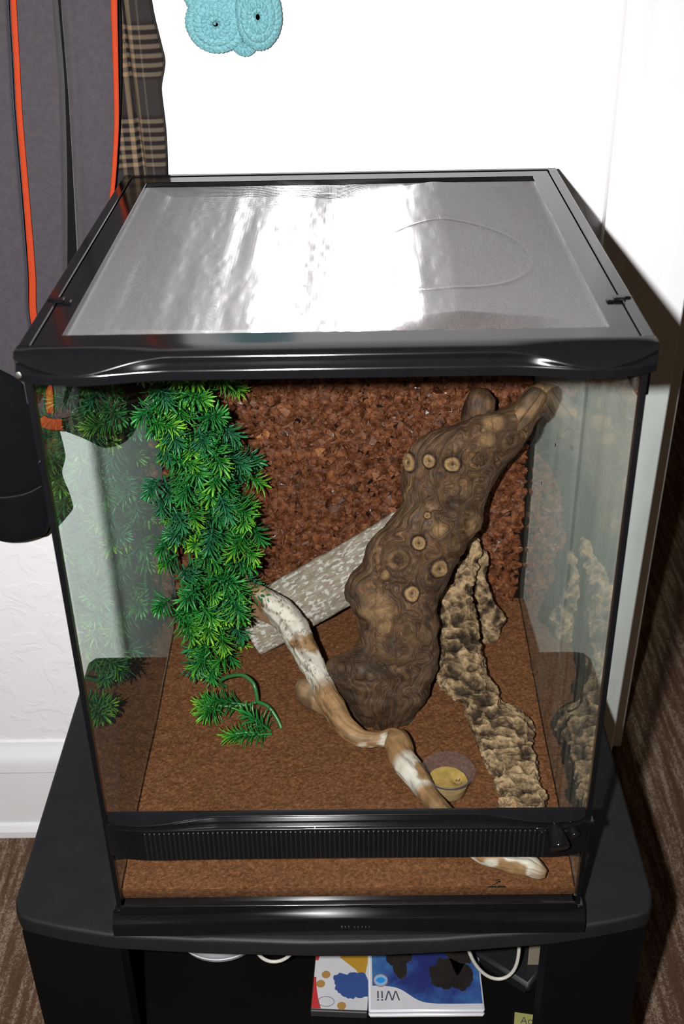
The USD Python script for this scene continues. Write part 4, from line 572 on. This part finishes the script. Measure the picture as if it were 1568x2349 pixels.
tx = meshkit.text_mesh('Wii', .0125, .0003); tx.apply_translation([-tx.bounds[:, 0].mean(), -tx.bounds[:, 1].mean(), 0]); tx.apply_scale((1.12, 1, 1)); tx.apply_transform(trimesh.transformations.rotation_matrix(math.pi, [0, 0, 1])); tx.apply_translation([.0430, .0925, zt + .0004])
obj('case_lettering', tx, plain('grey_lettering', (.07, .07, .08), .4), gc, smooth=False, label='grey lettering, upside down')
gb = thing('game_box', 'flat box with a red and white cover partly under the white game case', 'game box')
c0 = (-.02, .11); a_ = -3.; bx0, bx1, by0, by1 = -.0480, .0180, .0760, .215
rz_ = lambda m: rotz(m, a_, (bx0, by0))
obj('box_body', rz_(box(bx0, bx1, by0, by1, SZ, SZ + .011, .001)), plain('dark_box_board', (.03, .028, .03), .5), gb); z1 = SZ + .011
obj('white_cover', rz_(extrude(sbox(bx0 + .001, by0 + .003, bx1, by1), z1, z1 + .0003)), PAPER, gb, smooth=False)
yy = np.linspace(by0 + .003, by1, 30); arc = bx0 + .0035 + 3.6 * (yy - by0 - .052) ** 2; arc = np.minimum(arc, bx0 + .022)
for lo, hi in ((0, 10), (14, 30)): obj('red_corner', rz_(extrude(Polygon([(bx0 + .001, yy[lo]), *zip(arc[lo:hi], yy[lo:hi]), (bx0 + .001, yy[hi - 1])]).buffer(0), z1 + .0003, z1 + .0005)), plain('red_cover_print_' + 'ab'[lo > 0], (.38, .03, .03), .4), gb, smooth=False)
obj('yellow_print', rz_(extrude(Polygon([(-.018, .165), (-.0165, .150), (-.008, .143), (.002, .135), (.012, .122), (.016, .150), (.016, .185), (-.018, .185)]).buffer(.001), z1 + .0003, z1 + .0005)), plain('ochre_cover_print', (.34, .19, .02), .4), gb, smooth=False)
obj('blue_print', rz_(extrude(blob(-.002, .1105, .021, .018, 12, amp=.5), z1 + .0003, z1 + .00055)), plain('deep_blue_cover_print', (.03, .06, .19), .4), gb, smooth=False)
for k, (cx, cy) in enumerate(((-.0385, .112), (-.0330, .125), (-.012, .0835))): obj('ochre_spot', rz_(extrude(Point(cx, cy).buffer(.0052), z1 + .0003, z1 + .00056)), plain(f'ochre_spot_print_{"abc"[k]}', (.30, .17, .05), .4), gb, smooth=False)
ov = Point(0, 0).buffer(1, quad_segs=12); from shapely import affinity
obj('oval_seal', rz_(extrude(affinity.translate(affinity.scale(ov, .0098, .0068), -.0305, .0885).difference(affinity.translate(affinity.scale(ov, .0092, .0062), -.0305, .0885)), z1 + .0003, z1 + .0006)), plain('seal_outline_print', (.10, .10, .09), .5), gb, smooth=False, label='oval outline')
dz = thing('white_dish', 'shallow round white dish at the left of the shelf', 'dish', (-.163, .205, SZ))
obj('dish_body', trimesh.creation.revolve(np.array([(0, 0), (.045, 0), (.058, .006), (.0605, .0125), (.0595, .0135), (.0560, .0085), (.044, .003), (0, .003)]), sections=72), plain('white_glaze', (.55, .55, .58), .25), dz, smooth=40)
CABLE = plain('white_cable_rubber', (.50, .48, .42), .45)
def cable(name, pts, label, r=.0021): obj(name, tube(gaussian_filter1d(resample(np.array(pts), 160), 4, axis=0, mode='nearest'), r, sides=12), CABLE, label=label, cat='cable', smooth=True)
cable('white_cable', [(-.118, .36, -.245), (-.122, .30, -.14), (-.117, .16, -.115), (-.1115, .1, -.165), (-.1029, .1, -.184), (-.0932, .1, -.1903), (-.0778, .1, -.1858), (-.063, .1, -.1677), (-.052, .13, -.12), (-.05, .25, -.13), (-.045, .36, -.245)], 'white cable loop hanging between the dish and the red-edged box')
cable('white_cable', [(.125, .37, -.245), (.118, .30, -.11), (.122, .14, -.10), (.1326, .1, -.1641), (.1438, .1, -.1948), (.1601, .1, -.2199), (.1732, .1, -.2272), (.1855, .1, -.2203), (.194, .1, -.1931), (.1933, .11, -.15), (.19, .2, -.10), (.2, .36, -.245)], 'white cable loop hanging right of the white game case')
ad = thing('power_adapter', 'dark grey plastic adapter box lying askew behind the right cable loop', 'adapter', (.196, .148, SZ))
obj('adapter_body', rotz(cat_(box(-.040, .040, -.030, .030, 0, .020, .004)), -40, (0, 0)), plain('dark_grey_shell', (.010, .0105, .0115), .5, .3), ad, smooth=40)
tg = thing('beige_tag', 'small beige card standing at the right end of the shelf', 'card')
obj('card', box(.2100, .2345, .1290, .1305, -.2495, -.196, .0004), noisy('beige_card', [(0, (.10, .08, .055)), (.45, (.20, .17, .12)), (1, (.24, .20, .15))], scale=70, rough=.7), tg)
nt = thing('sticky_note', 'yellow sticky note with handwriting at the front right of the shelf', 'note')
obj('note_paper', rotz(box(.1865, .2215, .0400, .0775, SZ, SZ + .0006, .0001), -10, (.2, .06)), plain('yellow_paper', (.26, .25, .075), .7), nt)
tx = meshkit.text_mesh('Acr', .0085, .0002); tx.apply_translation([.1935, .0640, SZ + .00065]); obj('note_writing', rotz(tx, -10, (.2, .06)), plain('note_ink', (.05, .05, .05), .6), nt, smooth=False)
